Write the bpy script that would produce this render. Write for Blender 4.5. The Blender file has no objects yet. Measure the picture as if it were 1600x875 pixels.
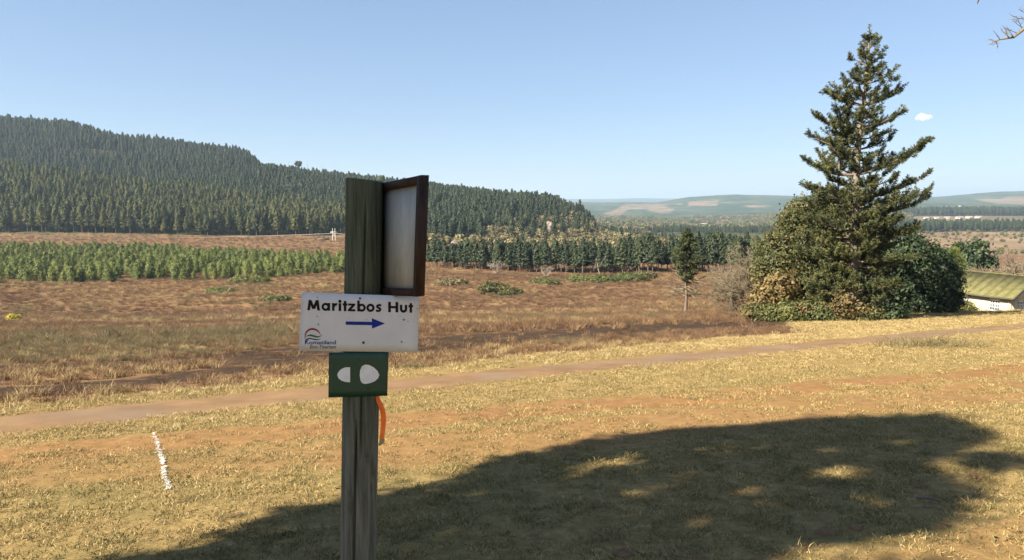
import bpy, math
import numpy as np
from mathutils import Vector, Matrix

# ------------------------------------------------------------------ camera
scene = bpy.context.scene
C = scene.collection
PITCH = math.radians(6.36)
FPX = 1100.0                       # focal length in pixels of a 1600 px wide frame
cam_data = bpy.data.cameras.new('camera')
cam = bpy.data.objects.new('camera', cam_data)
C.objects.link(cam)
cam_data.sensor_width = 36.0
cam_data.lens = 36.0 * FPX / 1600.0
cam_data.clip_start = 0.05
cam_data.clip_end = 80000.0
cam.location = (0, 0, 0)           # eye level is z = 0, the lawn under the camera is z = -1.6
cam.rotation_euler = (math.pi / 2 - PITCH, 0, 0)
scene.camera = cam

# ------------------------------------------------------------------ sky, sun, exposure
SUN_AZ = np.array([-0.866, -0.5])  # horizontal direction towards the sun
SUN_EL = math.radians(38)
world = bpy.data.worlds.new('World')
scene.world = world
world.use_nodes = True
wn = world.node_tree
wn.nodes.clear()
sky = wn.nodes.new('ShaderNodeTexSky')
sky.sky_type = 'NISHITA'
sky.sun_disc = False
sky.sun_elevation = SUN_EL
sky.sun_rotation = math.atan2(SUN_AZ[0], SUN_AZ[1])
sky.altitude = 1000
sky.air_density = 1.0
sky.dust_density = 0.4
sky.ozone_density = 1.2
bg = wn.nodes.new('ShaderNodeBackground')
bg.inputs['Strength'].default_value = 0.1
wo = wn.nodes.new('ShaderNodeOutputWorld')
# the whole sky is toned evenly (a camera's highlight roll-off), no part of it singled out
sc_ = wn.nodes.new('ShaderNodeVectorMath'); sc_.operation = 'SCALE'; sc_.inputs['Scale'].default_value = 0.217
gm_ = wn.nodes.new('ShaderNodeGamma'); gm_.inputs['Gamma'].default_value = 0.55
tn_ = wn.nodes.new('ShaderNodeVectorMath'); tn_.operation = 'MULTIPLY'; tn_.inputs[1].default_value = (1.55, 1.82, 2.20)
wn.links.new(sky.outputs[0], sc_.inputs[0]); wn.links.new(sc_.outputs[0], gm_.inputs['Color'])
wn.links.new(gm_.outputs[0], tn_.inputs[0]); wn.links.new(tn_.outputs[0], bg.inputs['Color'])
wn.links.new(bg.outputs[0], wo.inputs['Surface'])

sun_data = bpy.data.lights.new('sun', 'SUN')
sun_data.energy = 5.0
sun_data.angle = math.radians(0.5)
sun_data.color = (1.0, 0.89, 0.72)
sun = bpy.data.objects.new('sun', sun_data)
C.objects.link(sun)
sd = Vector((SUN_AZ[0] * math.cos(SUN_EL), SUN_AZ[1] * math.cos(SUN_EL), math.sin(SUN_EL)))
sun.rotation_euler = sd.to_track_quat('Z', 'Y').to_euler()
sun.location = (-20, -12, 30)

vs = scene.view_settings
vs.view_transform = 'Standard'
vs.look = 'None'
vs.exposure = 1.84
vs.gamma = 1.0
vs.use_curve_mapping = False
scene.cycles.max_bounces = 6
scene.cycles.diffuse_bounces = 3
scene.cycles.glossy_bounces = 2
scene.cycles.transmission_bounces = 3
scene.cycles.transparent_max_bounces = 6
scene.cycles.volume_bounces = 0

# ------------------------------------------------------------------ helpers
RNG = np.random.default_rng(7)


def hash2(ix, iy, seed):
    h = (ix.astype(np.int64) * 374761393 + iy.astype(np.int64) * 668265263 + seed * 974634221) & 0x7fffffff
    h = ((h ^ (h >> 13)) * 1274126177) & 0x7fffffff
    h = h ^ (h >> 16)
    return (h & 0xffff) / 65535.0


def vnoise(x, y, seed=0):
    x = np.asarray(x, float); y = np.asarray(y, float)
    ix = np.floor(x); iy = np.floor(y)
    fx = x - ix; fy = y - iy
    fx = fx * fx * (3 - 2 * fx); fy = fy * fy * (3 - 2 * fy)
    a = hash2(ix, iy, seed); b = hash2(ix + 1, iy, seed)
    c = hash2(ix, iy + 1, seed); d = hash2(ix + 1, iy + 1, seed)
    return (a * (1 - fx) + b * fx) * (1 - fy) + (c * (1 - fx) + d * fx) * fy


def fbm(x, y, seed=0, octv=4):
    s = 0; a = 0.5; n = 0
    for o in range(octv):
        s = s + a * vnoise(x * 2 ** o, y * 2 ** o, seed + o * 17); n += a; a *= 0.5
    return s / n


def smooth(a, b, x):
    t = np.clip((np.asarray(x, float) - a) / (b - a), 0, 1)
    return t * t * (3 - 2 * t)


def ray(X, Y):
    cx = (X - 800.0) / FPX; cy = (437.5 - Y) / FPX
    return np.array([cx, math.cos(PITCH) + cy * math.sin(PITCH), cy * math.cos(PITCH) - math.sin(PITCH)])


def P(X, Y, depth):
    """world point seen at photo pixel X, Y standing at the distance y = depth"""
    r = ray(X, Y)
    return r * (depth / r[1])


# ------------------------------------------------------------------ terrain height
SA, SB = 0.1415, 0.0204
_cols = np.array([-400, 0, 110, 205, 235, 390, 415, 540, 700, 850, 905, 940, 1020, 1080, 1150, 1250, 1430, 1600, 2000], float)
_dep = np.array([90, 130, 185, 330, 480, 560, 680, 760, 900, 1050, 1200, 2000, 3000, 4200, 5500, 9000, 14000, 25000], float)
_tab = np.array([
    [-15.8, -20.5, -21, -23, -23.5, -8, 29, 20, 70, 118, 112, 70, 10, -30, -30, -60, 60, -200],
    [-15.8, -20.5, -21, -23, -23.5, -8, 25, 6, 55, 107, 104, 60, 0, -40, -40, -60, 60, -200],
    [-15.7, -20.5, -21, -23, -24, -10, 17, 3, 46, 98, 95, 50, 0, -40, -40, -60, 60, -200],
    [-15.6, -20.5, -21, -23, -24, -13, 7, 3, 38, 76, 75, 40, 0, -40, -40, -60, 60, -200],
    [-15.6, -20.5, -21, -23, -24, -14, 5, 3, 36, 73, 72, 40, 0, -40, -40, -60, 60, -200],
    [-15.4, -20, -21, -24, -25, -21, -8, 5, 32, 55, 52, 30, 0, -40, -40, -60, 60, -200],
    [-15.4, -20, -21, -24, -25, -21, -8, 4, 24, 34, 31, 20, 0, -40, -40, -60, 60, -200],
    [-15.2, -20, -21, -24, -25, -23, -12, -2, 14, 17, 15, 0, -30, -50, -40, -60, 60, -200],
    [-14.8, -19.5, -21, -25, -27, -23, -8, -2, 0, 1, -5, -20, -60, -55, -30, -60, 55, -200],
    [-14.5, -19, -21, -25, -30, -26, -10, -7, -10, -16, -22, -45, -68, -50, -12, -60, 52, -200],
    [-14.3, -18.7, -21, -25, -31, -27, -16, -17, -24, -34, -42, -60, -68, -42, -5, -60, 51, -200],
    [-14.2, -18.3, -20.5, -25, -31, -32, -33, -36, -41, -46, -50, -65, -68, -48, -10, -60, 55, -200],
    [-14.0, -17.8, -20, -25, -31, -34, -38, -41, -46, -50, -55, -70, -68, -57, -13, -60, 64, -200],
    [-13.9, -17.5, -20, -26, -32, -35, -39, -42, -46, -50, -55, -71, -66, -50, 33, -60, 64, -200],
    [-13.8, -17.3, -20, -27, -33, -36, -40, -42, -45, -50, -55, -72, -65, -38, 50, -60, 60, -200],
    [-13.6, -17.5, -21, -30, -37, -40, -42, -44, -46, -49, -52, -60, -50, -30, 45, -60, 60, -200],
    [-13.5, -18.5, -25, -35, -41, -43, -45, -46, -47, -47, -47, -40, -27, -11, 30, -60, 60, -200],
    [-13.5, -18.5, -25, -35, -41, -43, -45, -46, -47, -47, -47, -40, -24, 0, 78, 40, 60, -200],
    [-13.5, -18.5, -25, -35, -41, -43, -45, -46, -47, -47, -47, -40, -20, 10, 110, 80, 60, -200]])
_tab[:9, 8:12] += 4.0
_uc = (_cols - 800) / FPX
_dd = np.log(_dep)


def _far(u, y):
    u = np.clip(u, _uc[0], _uc[-1]); ly = np.log(np.clip(y, _dep[0], _dep[-1]))
    ci = np.clip(np.searchsorted(_uc, u) - 1, 0, len(_uc) - 2)
    di = np.clip(np.searchsorted(_dd, ly) - 1, 0, len(_dd) - 2)
    tu = (u - _uc[ci]) / (_uc[ci + 1] - _uc[ci])
    td = (ly - _dd[di]) / (_dd[di + 1] - _dd[di])
    tu = tu * tu * (3 - 2 * tu) * 0.5 + tu * 0.5
    td = td * td * (3 - 2 * td) * 0.35 + td * 0.65
    z0 = _tab[ci, di] * (1 - tu) + _tab[ci + 1, di] * tu
    z1 = _tab[ci, di + 1] * (1 - tu) + _tab[ci + 1, di + 1] * tu
    return z0 * (1 - td) + z1 * td


def H(x, y, relief=True):
    x = np.asarray(x, float); y = np.asarray(y, float)
    xc = np.clip(x, -120, 120); yc = np.clip(y, -60, 200)
    plane = -1.6 - SA * yc + SB * xc
    plane = plane - 2.4 * smooth(56, 70, y) * smooth(28, 40, x)
    u = x / np.maximum(y, 30)
    w = smooth(70, 130, y)
    z = plane * (1 - w) + _far(u, y) * w
    if relief:
        r = np.hypot(x, y)
        z = z + (fbm(x * 1.3, y * 1.3, 3, 3) - 0.5) * 0.05
        pd = np.abs(path_t(x, y))
        off = smooth(1.2, 3.0, pd)
        z = z + (fbm(x * 0.25, y * 0.25, 5, 3) - 0.5) * 0.16 * off * smooth(6, 16, r)
        z = z + (fbm(x * 0.16, y * 0.16, 9, 4) - 0.5) * 0.9 * smooth(40, 130, r) * (1 - 0.6 * smooth(300, 480, y))
        z = z + (fbm(x * 0.012, y * 0.012, 11, 4) - 0.5) * 12 * smooth(550, 900, r) * smooth(3000, 900, r)
        z = z + (fbm(x * 0.0016, y * 0.0016, 13, 5) - 0.5) * 34 * smooth(2600, 4500, r) * smooth(60, -10, z * 0 + 0)
    return z


# path centre line in plan: x = px + t * dx ...
_PATH = None


def path_t(x, y):
    """signed distance across the path (positive on the far side)"""
    if _PATH is None:
        return np.full(np.shape(x), 99.0)
    (ax, ay), (dx, dy), k = _PATH
    s = (x - ax) * dx + (y - ay) * dy
    t = -(x - ax) * dy + (y - ay) * dx
    return t - k * (s - 17) ** 2


def path_s(x, y):
    (ax, ay), (dx, dy), k = _PATH
    return (x - ax) * dx + (y - ay) * dy


def G(X, Y, relief=False):
    """ground point seen at photo pixel X, Y"""
    r = ray(X, Y)
    ts = np.exp(np.linspace(math.log(1.5), math.log(20000), 4000))
    pz = r[2] * ts - H(r[0] * ts, r[1] * ts, relief)
    i = int(np.argmax(pz < 0))
    a, b = ts[i - 1], ts[i]
    for _ in range(30):
        m = (a + b) / 2
        if r[2] * m - H(r[0] * m, r[1] * m, relief) < 0: b = m
        else: a = m
    return r * a


def _fit_path():
    global _PATH
    px = [(0, 650, 675), (250, 630, 650), (500, 607.5, 624), (608, 594, 609), (1000, 562, 574.5), (1330, 527, 538), (1600, 506, 514)]
    pts = np.array([(G(X, a)[:2] + G(X, b)[:2]) / 2 for X, a, b in px])
    wid = []
    d = pts[-1] - pts[0]; d /= np.hypot(*d)
    for X, a, b in px:
        q = G(X, a)[:2] - G(X, b)[:2]
        wid.append(abs(-q[0] * d[1] + q[1] * d[0]))
    a0 = pts[0]
    s = (pts - a0) @ d; t = -(pts[:, 0] - a0[0]) * d[1] + (pts[:, 1] - a0[1]) * d[0]
    A = np.stack([np.ones_like(s), s, (s - 17) ** 2], 1)
    co = np.linalg.lstsq(A, t, rcond=None)[0]
    # fold constant and slope into the line
    ang = math.atan2(d[1], d[0]) + math.atan(co[1])
    n = np.array([-d[1], d[0]])
    _PATH = (tuple(a0 + n * co[0]), (math.cos(ang), math.sin(ang)), float(co[2]))
    return wid, s


PATH_W, _ = _fit_path()
PATH_HALF = 0.58 * float(np.median(PATH_W))


def zat(x, y):
    return float(H(np.array([x]), np.array([y]))[0])


# ------------------------------------------------------------------ mesh helpers
class MB:
    """collects quads / triangles with a tint per face"""
    def __init__(s):
        s.V = []; s.F = []; s.T = []; s.M = []; s.n = 0

    def add(s, V, F, tint=0.5, mat=0):
        V = np.asarray(V, float); F = np.asarray(F, int)
        if F.ndim == 1: F = F[None]
        if F.shape[1] == 3: F = np.concatenate([F, -np.ones((len(F), 1), int) - s.n], 1)
        s.V.append(V); s.F.append(F + s.n); s.n += len(V)
        s.T.append(np.broadcast_to(np.asarray(tint, float), (len(F),)).copy())
        s.M.append(np.full(len(F), mat))

    def arrays(s):
        return np.concatenate(s.V), np.concatenate(s.F), np.concatenate(s.T), np.concatenate(s.M)

    def box(s, lo, hi, tint=0.5, mat=0, M=None):
        x0, y0, z0 = lo; x1, y1, z1 = hi
        V = np.array([[x0, y0, z0], [x1, y0, z0], [x1, y1, z0], [x0, y1, z0], [x0, y0, z1], [x1, y0, z1], [x1, y1, z1], [x0, y1, z1]], float)
        if M is not None: V = V @ np.asarray(M)[:3, :3].T + np.asarray(M)[:3, 3]
        s.add(V, [[0, 3, 2, 1], [4, 5, 6, 7], [0, 1, 5, 4], [1, 2, 6, 5], [2, 3, 7, 6], [3, 0, 4, 7]], tint, mat)

    def hexa(s, V, tint=0.5, mat=0):
        s.add(V, [[0, 3, 2, 1], [4, 5, 6, 7], [0, 1, 5, 4], [1, 2, 6, 5], [2, 3, 7, 6], [3, 0, 4, 7]], tint, mat)

    def tube(s, pts, rad, n=6, tint=0.5, mat=0, cap=True):
        pts = np.asarray(pts, float); rad = np.broadcast_to(np.asarray(rad, float), (len(pts),))
        d = np.gradient(pts, axis=0); d /= np.maximum(np.linalg.norm(d, axis=1, keepdims=True), 1e-9)
        ref = np.array([0, 0, 1.0]) if abs(d[len(d) // 2][2]) < 0.9 else np.array([1.0, 0, 0])
        a = np.cross(d, ref); a /= np.maximum(np.linalg.norm(a, axis=1, keepdims=True), 1e-9)
        b = np.cross(d, a)
        th = np.arange(n) * 2 * math.pi / n
        V = pts[:, None] + rad[:, None, None] * (a[:, None] * np.cos(th)[None, :, None] + b[:, None] * np.sin(th)[None, :, None])
        V = V.reshape(-1, 3)
        i = np.arange(len(pts) - 1)[:, None] * n; j = np.arange(n)[None]; k = (j + 1) % n
        F = np.stack([i + j, i + n + j, i + n + k, i + k], -1).reshape(-1, 4)
        s.add(V, F, tint, mat)
        if cap:
            s.add(np.concatenate([V[-n:], pts[-1:]]), [[q, (q + 1) % n, n] for q in range(n)], tint, mat)

    def cards(s, cen, ax, up, tint=0.5, mat=0):
        """quads centred at cen with half vectors ax, up (N x 3)"""
        N = len(cen)
        V = np.stack([cen - ax - up * 0.6, cen + ax - up * 0.6, cen + ax * 0.55 + up, cen - ax * 0.55 + up], 1).reshape(-1, 3)
        F = np.arange(N * 4).reshape(N, 4)
        s.add(V, F, tint, mat)

    def facing(s, cen, out, half, rng, tint=0.5, spread=0.6, asp=0.5, up=None):
        """quads whose faces look outward (out) with some scatter, so a crown shades as a body"""
        N = len(cen)
        n = unit(unit(out) + rdir(N, rng) * spread)
        u = unit(np.cross(n, rdir(N, rng))) if up is None else unit(up - n * np.sum(up * n, 1, keepdims=True) + rdir(N, rng) * 0.3)
        a = np.cross(n, u)
        h = np.asarray(half)[:, None] if np.ndim(half) else half
        s.cards(cen, a * h * asp, u * h, tint)

    def mesh(s, name, mats=()):
        V, F, T, M = s.arrays()
        return to_mesh(name, V, F, T, M, mats)


def to_mesh(name, V, F, T=None, M=None, mats=(), smooth_=False):
    me = bpy.data.meshes.new(name)
    F = np.asarray(F, int)
    tri = F[:, 3] < 0
    cnt = np.where(tri, 3, 4)
    loops = F.reshape(-1)[(np.arange(4)[None] < cnt[:, None]).reshape(-1)]
    me.vertices.add(len(V)); me.vertices.foreach_set('co', np.ascontiguousarray(V, np.float32).reshape(-1))
    me.loops.add(len(loops)); me.loops.foreach_set('vertex_index', loops.astype(np.int32))
    st = np.concatenate([[0], np.cumsum(cnt)[:-1]]).astype(np.int32)
    me.polygons.add(len(F)); me.polygons.foreach_set('loop_start', st)
    for m in mats: me.materials.append(m)
    if M is not None and np.any(M): me.polygons.foreach_set('material_index', np.asarray(M, np.int32))
    if smooth_: me.polygons.foreach_set('use_smooth', np.ones(len(F), bool))
    if T is not None:
        at = me.attributes.new('tint', 'FLOAT', 'FACE'); at.data.foreach_set('value', np.asarray(T, np.float32))
    me.update(calc_edges=True)
    return me


def obj(name, mesh, parent=None, loc=None):
    o = bpy.data.objects.new(name, mesh)
    C.objects.link(o)
    if parent is not None: o.parent = parent
    if loc is not None: o.location = loc
    return o


def tag(o, label=None, cat=None, group=None, kind=None):
    if label: o['label'] = label
    if cat: o['category'] = cat
    if group: o['group'] = group
    if kind: o['kind'] = kind
    return o


def empty(name, loc, label, cat, group=None):
    o = bpy.data.objects.new(name, None)
    o.empty_display_size = 0.2
    C.objects.link(o); o.location = loc
    return tag(o, label, cat, group)


def smooth_shade(me):
    me.polygons.foreach_set('use_smooth', np.ones(len(me.polygons), bool)); return me


def unit(v):
    return v / np.maximum(np.linalg.norm(v, axis=-1, keepdims=True), 1e-9)


def rdir(n, rng, flat=0.0):
    v = rng.normal(size=(n, 3)); v[:, 2] *= (1 - flat)
    return unit(v)


# ------------------------------------------------------------------ materials
class NT:
    def __init__(s, name):
        s.m = bpy.data.materials.new(name); s.m.use_nodes = True
        s.t = s.m.node_tree; s.t.nodes.clear()
        s.out = s.t.nodes.new('ShaderNodeOutputMaterial')

    def n(s, typ, **kw):
        nd = s.t.nodes.new(typ)
        for k, v in kw.items():
            if k.startswith('i_'):
                key = k[2:]; key = int(key) if key.isdigit() else key.replace('_', ' ')
                nd.inputs[key].default_value = v
            else: setattr(nd, k, v)
        return nd

    def l(s, a, b): s.t.links.new(a, b)

    def attr(s, nm):
        return s.n('ShaderNodeAttribute', attribute_name=nm).outputs['Fac']

    def coord(s, which='Object'):
        return s.n('ShaderNodeTexCoord').outputs[which]

    def noise(s, scale, detail=4, rough=0.6, vec=None, stretch=None):
        nd = s.n('ShaderNodeTexNoise'); nd.inputs['Scale'].default_value = scale
        nd.inputs['Detail'].default_value = detail; nd.inputs['Roughness'].default_value = rough
        v = vec if vec is not None else s.coord()
        if stretch:
            mp = s.n('ShaderNodeMapping'); mp.inputs['Scale'].default_value = stretch
            s.l(v, mp.inputs['Vector']); v = mp.outputs[0]
        s.l(v, nd.inputs['Vector'])
        return nd.outputs['Fac']

    def ramp(s, fac, stops, interp='LINEAR'):
        r = s.n('ShaderNodeValToRGB'); r.color_ramp.interpolation = interp
        e = r.color_ramp.elements
        while len(e) > 1: e.remove(e[-1])
        e[0].position = stops[0][0]; e[0].color = (*stops[0][1], 1) if len(stops[0][1]) == 3 else stops[0][1]
        for p, c in stops[1:]:
            q = e.new(p); q.color = (*c, 1)
        s.l(fac, r.inputs['Fac'])
        return r.outputs['Color']

    def bw(s, fac, a, b):
        m = s.n('ShaderNodeMapRange'); m.inputs['From Min'].default_value = a; m.inputs['From Max'].default_value = b
        s.l(fac, m.inputs['Value']); return m.outputs[0]

    def mix(s, fac, a, b, mode='MIX'):
        m = s.n('ShaderNodeMix', data_type='RGBA', blend_type=mode)
        for v, i in ((fac, 0), (a, 6), (b, 7)):
            if hasattr(v, 'node'): s.l(v, m.inputs[i])
            elif i == 0: m.inputs[0].default_value = v
            else: m.inputs[i].default_value = (*v, 1)
        return m.outputs[2]

    def math(s, op, a, b=0.0):
        m = s.n('ShaderNodeMath', operation=op)
        for v, i in ((a, 0), (b, 1)):
            if hasattr(v, 'node'): s.l(v, m.inputs[i])
            else: m.inputs[i].default_value = v
        return m.outputs[0]

    def bump(s, h, strength, dist):
        b = s.n('ShaderNodeBump'); b.inputs['Strength'].default_value = strength; b.inputs['Distance'].default_value = dist
        s.l(h, b.inputs['Height']); return b.outputs[0]

    def principled(s, col, rough=0.8, spec=0.3, normal=None, metal=0.0):
        p = s.n('ShaderNodeBsdfPrincipled')
        if hasattr(col, 'node'): s.l(col, p.inputs['Base Color'])
        else: p.inputs['Base Color'].default_value = (*col, 1)
        if hasattr(rough, 'node'): s.l(rough, p.inputs['Roughness'])
        else: p.inputs['Roughness'].default_value = rough
        p.inputs['Specular IOR Level'].default_value = spec
        p.inputs['Metallic'].default_value = metal
        if normal is not None: s.l(normal, p.inputs['Normal'])
        s.l(p.outputs[0], s.out.inputs['Surface'])
        return s.m


def foliage(name, stops, trans=0.3, vary=0.35, gloss=0.03):
    """leaf / needle material: colour by the tint of each face and by the single plant"""
    t = NT(name)
    oi = t.n('ShaderNodeObjectInfo')
    f = t.math('ADD', t.attr('tint'), t.math('MULTIPLY', t.math('SUBTRACT', oi.outputs['Random'], 0.5), vary))
    col = t.ramp(f, stops)
    d = t.n('ShaderNodeBsdfDiffuse'); tr = t.n('ShaderNodeBsdfTranslucent'); g = t.n('ShaderNodeBsdfGlossy')
    g.inputs['Roughness'].default_value = 0.65
    t.l(col, d.inputs['Color'])
    t.l(t.mix(0.5, col, (0.25, 0.28, 0.05), 'MIX') if trans > 0.25 else col, tr.inputs['Color'])
    m1 = t.n('ShaderNodeMixShader'); m1.inputs[0].default_value = trans
    t.l(d.outputs[0], m1.inputs[1]); t.l(tr.outputs[0], m1.inputs[2])
    m2 = t.n('ShaderNodeMixShader'); m2.inputs[0].default_value = gloss
    t.l(m1.outputs[0], m2.inputs[1]); t.l(g.outputs[0], m2.inputs[2])
    t.l(m2.outputs[0], t.out.inputs['Surface'])
    return t.m


def plain(name, col, rough=0.7, spec=0.3, nscale=8.0, amt=0.25, bump=0.0, bscale=30, stretch=None, metal=0.0):
    t = NT(name)
    nz = t.noise(nscale, 5, 0.65, stretch=stretch)
    c = np.array(col)
    cc = t.ramp(nz, [(0.25, tuple(c * (1 - amt))), (0.75, tuple(np.minimum(c * (1 + amt), 1)))])
    nm = None
    if bump: nm = t.bump(t.noise(bscale, 4, 0.6, stretch=stretch), bump, 0.02)
    return t.principled(cc, rough, spec, nm, metal)


MAT = {}
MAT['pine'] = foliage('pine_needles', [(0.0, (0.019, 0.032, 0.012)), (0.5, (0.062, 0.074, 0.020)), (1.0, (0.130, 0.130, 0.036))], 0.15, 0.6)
MAT['young'] = foliage('young_pine_needles', [(0.0, (0.060, 0.085, 0.020)), (0.5, (0.120, 0.150, 0.034)), (1.0, (0.21, 0.225, 0.055))], 0.25, 0.6)
MAT['pine_old'] = foliage('old_pine_needles', [(0.0, (0.013, 0.026, 0.013)), (0.5, (0.031, 0.048, 0.020)), (1.0, (0.064, 0.080, 0.031))], 0.12, 0.6)
MAT['knoll'] = foliage('knoll_scrub', [(0.0, (0.07, 0.065, 0.03)), (0.5, (0.15, 0.135, 0.055)), (1.0, (0.27, 0.23, 0.10))], 0.2, 0.6)
MAT['bark'] = plain('pine_bark', (0.15, 0.11, 0.085), 0.9, 0.1, 3.0, 0.4, 0.6, 12, (4, 4, 1))
MAT['palebark'] = plain('pale_bark', (0.17, 0.145, 0.12), 0.9, 0.1, 3.0, 0.35, 0.5, 12, (4, 4, 1))
MAT['twig'] = plain('dry_twigs', (0.17, 0.14, 0.095), 0.9, 0.1, 2.0, 0.3)
MAT['deadwood'] = plain('bleached_wood', (0.27, 0.24, 0.20), 0.9, 0.1, 2.0, 0.25)
MAT['hoop'] = foliage('hoop_pine_needles', [(0.0, (0.022, 0.032, 0.012)), (0.45, (0.050, 0.060, 0.018)), (0.8, (0.098, 0.100, 0.030)), (1.0, (0.145, 0.130, 0.045))], 0.12, 0.0, 0.03)
MAT['broad'] = foliage('broad_leaves', [(0.0, (0.020, 0.030, 0.009)), (0.4, (0.052, 0.060, 0.016)), (0.75, (0.100, 0.092, 0.026)), (0.9, (0.145, 0.105, 0.036)), (1.0, (0.19, 0.10, 0.04))], 0.28, 0.0)
MAT['darkleaf'] = foliage('dark_leaves', [(0.0, (0.012, 0.026, 0.010)), (0.6, (0.030, 0.052, 0.018)), (1.0, (0.06, 0.085, 0.025))], 0.2, 0.0)
MAT['brownleaf'] = foliage('withered_leaves', [(0.0, (0.085, 0.058, 0.022)), (0.5, (0.155, 0.105, 0.038)), (1.0, (0.21, 0.16, 0.062))], 0.3, 0.0)
MAT['shrub'] = foliage('shrub_leaves', [(0.0, (0.038, 0.052, 0.014)), (0.5, (0.085, 0.098, 0.026)), (1.0, (0.17, 0.16, 0.045))], 0.28, 0.4)
MAT['yellow'] = foliage('yellow_leaves', [(0.0, (0.30, 0.24, 0.03)), (1.0, (0.55, 0.46, 0.06))], 0.3, 0.0)
MAT['lawn'] = foliage('lawn_blades', [(0.0, (0.078, 0.084, 0.024)), (0.22, (0.170, 0.135, 0.046)), (0.6, (0.285, 0.206, 0.080)), (1.0, (0.45, 0.342, 0.152))], 0.25, 0.5, 0.03)
MAT['straw'] = foliage('tall_straw', [(0.0, (0.18, 0.120, 0.048)), (0.5, (0.33, 0.246, 0.110)), (1.0, (0.49, 0.385, 0.190))], 0.25, 0.5, 0.03)
MAT['rust'] = foliage('rusty_grass', [(0.0, (0.065, 0.036, 0.017)), (0.5, (0.145, 0.080, 0.037)), (1.0, (0.25, 0.158, 0.076))], 0.2, 0.6, 0.03)
MAT['purple'] = foliage('purple_bracken', [(0.0, (0.050, 0.027, 0.016)), (0.5, (0.105, 0.057, 0.031)), (1.0, (0.19, 0.118, 0.062))], 0.2, 0.6, 0.03)
MAT['olive'] = foliage('olive_scrub', [(0.0, (0.058, 0.050, 0.022)), (0.5, (0.12, 0.098, 0.045)), (1.0, (0.20, 0.16, 0.075))], 0.2, 0.5, 0.03)
MAT['stone'] = plain('field_stone', (0.18, 0.105, 0.055), 0.9, 0.2, 6, 0.35, 0.8, 25)
MAT['cliff'] = plain('cliff_rock', (0.22, 0.175, 0.14), 0.9, 0.1, 0.25, 0.5, 1.0, 0.6)


def terrain_material():
    t = NT('terrain')
    co = t.coord()
    big = t.noise(0.05, 4, 0.6, co); mid = t.noise(0.6, 5, 0.65, co); fine = t.noise(9, 5, 0.7, co); vf = t.noise(55, 3, 0.7, co)
    # lawn: straw, olive and thatch
    lawn = t.ramp(fine, [(0.25, (0.100, 0.070, 0.028)), (0.5, (0.205, 0.143, 0.057)), (0.75, (0.32, 0.232, 0.100))])
    lawn = t.mix(t.math('MULTIPLY', t.bw(mid, 0.45, 0.68), 0.65), lawn, (0.145, 0.120, 0.042))
    lawn = t.mix(t.math('MULTIPLY', t.bw(vf, 0.45, 0.75), 0.6), lawn, (0.13, 0.085, 0.045))
    soil = t.ramp(t.noise(5, 5, 0.7, co), [(0.3, (0.140, 0.075, 0.030)), (0.7, (0.245, 0.142, 0.060))])
    # meadow: brown, russet, straw
    mead = t.ramp(t.noise(0.33, 6, 0.7, co, (1, 2.2, 1)), [(0.3, (0.055, 0.030, 0.018)), (0.45, (0.105, 0.060, 0.032)), (0.58, (0.185, 0.112, 0.056)), (0.72, (0.28, 0.182, 0.094))])
    mead = t.mix(t.math('MULTIPLY', t.bw(t.noise(0.035, 4, 0.6, co, (1, 2.5, 1)), 0.46, 0.60), 0.75), mead, (0.098, 0.052, 0.029))
    burn = t.ramp(fine, [(0.3, (0.016, 0.011, 0.008)), (0.7, (0.060, 0.038, 0.022))])
    wood = t.ramp(t.noise(0.02, 5, 0.7, co), [(0.3, (0.035, 0.05, 0.022)), (0.55, (0.06, 0.068, 0.03)), (0.75, (0.11, 0.095, 0.045))])
    farw = t.ramp(t.noise(0.004, 6, 0.75, co), [(0.34, (0.016, 0.030, 0.017)), (0.5, (0.034, 0.052, 0.024)), (0.60, (0.075, 0.085, 0.040)), (0.70, (0.16, 0.125, 0.075))])
    farw = t.mix(t.math('MULTIPLY', t.bw(t.noise(0.03, 5, 0.8, co), 0.45, 0.75), 0.5), farw, (0.02, 0.032, 0.018))
    clear = t.ramp(t.noise(0.01, 5, 0.7, co), [(0.3, (0.11, 0.075, 0.045)), (0.7, (0.215, 0.155, 0.095))])
    col = t.mix(t.attr('lawn'), mead, lawn)
    sm = t.math('MULTIPLY', t.attr('soil'), t.bw(t.noise(1.6, 5, 0.7, co), 0.22, 0.42))
    col = t.mix(sm, col, soil)
    bm = t.math('MULTIPLY', t.attr('burn'), t.bw(t.noise(1.1, 5, 0.7, co), 0.28, 0.46))
    col = t.mix(bm, col, burn)
    col = t.mix(t.attr('wood'), col, wood)
    col = t.mix(t.attr('far'), col, farw)
    cm = t.math('MULTIPLY', t.attr('clear'), t.bw(t.noise(0.007, 5, 0.7, co), 0.30, 0.50))
    col = t.mix(cm, col, clear)
    return t.principled(col, 0.95, 0.08, t.bump(t.math('ADD', fine, t.math('MULTIPLY', mid, 2.0)), 0.6, 0.03))


MAT['terrain'] = terrain_material()


# ------------------------------------------------------------------ zones of the ground
def poly_band(pts_px, x, y, wn, wf):
    """1 inside a band around the ground line through photo points: wn metres to the near side, wf to the far side"""
    pts = np.array([G(*p)[:2] for p in pts_px])
    best = np.full(np.shape(x), 1e9); side = np.zeros(np.shape(x))
    for a, b in zip(pts[:-1], pts[1:]):
        d = b - a; L2 = d @ d
        s = np.clip(((x - a[0]) * d[0] + (y - a[1]) * d[1]) / L2, 0, 1)
        qx = x - a[0] - s * d[0]; qy = y - a[1] - s * d[1]
        dist = np.hypot(qx, qy); sg = np.sign(-qx * d[1] + qy * d[0])
        m = dist < best
        best = np.where(m, dist, best); side = np.where(m, sg, side)
    t = np.where(side >= 0, best / wf, best / wn)
    return smooth(1.25, 0.75, t)


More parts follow.
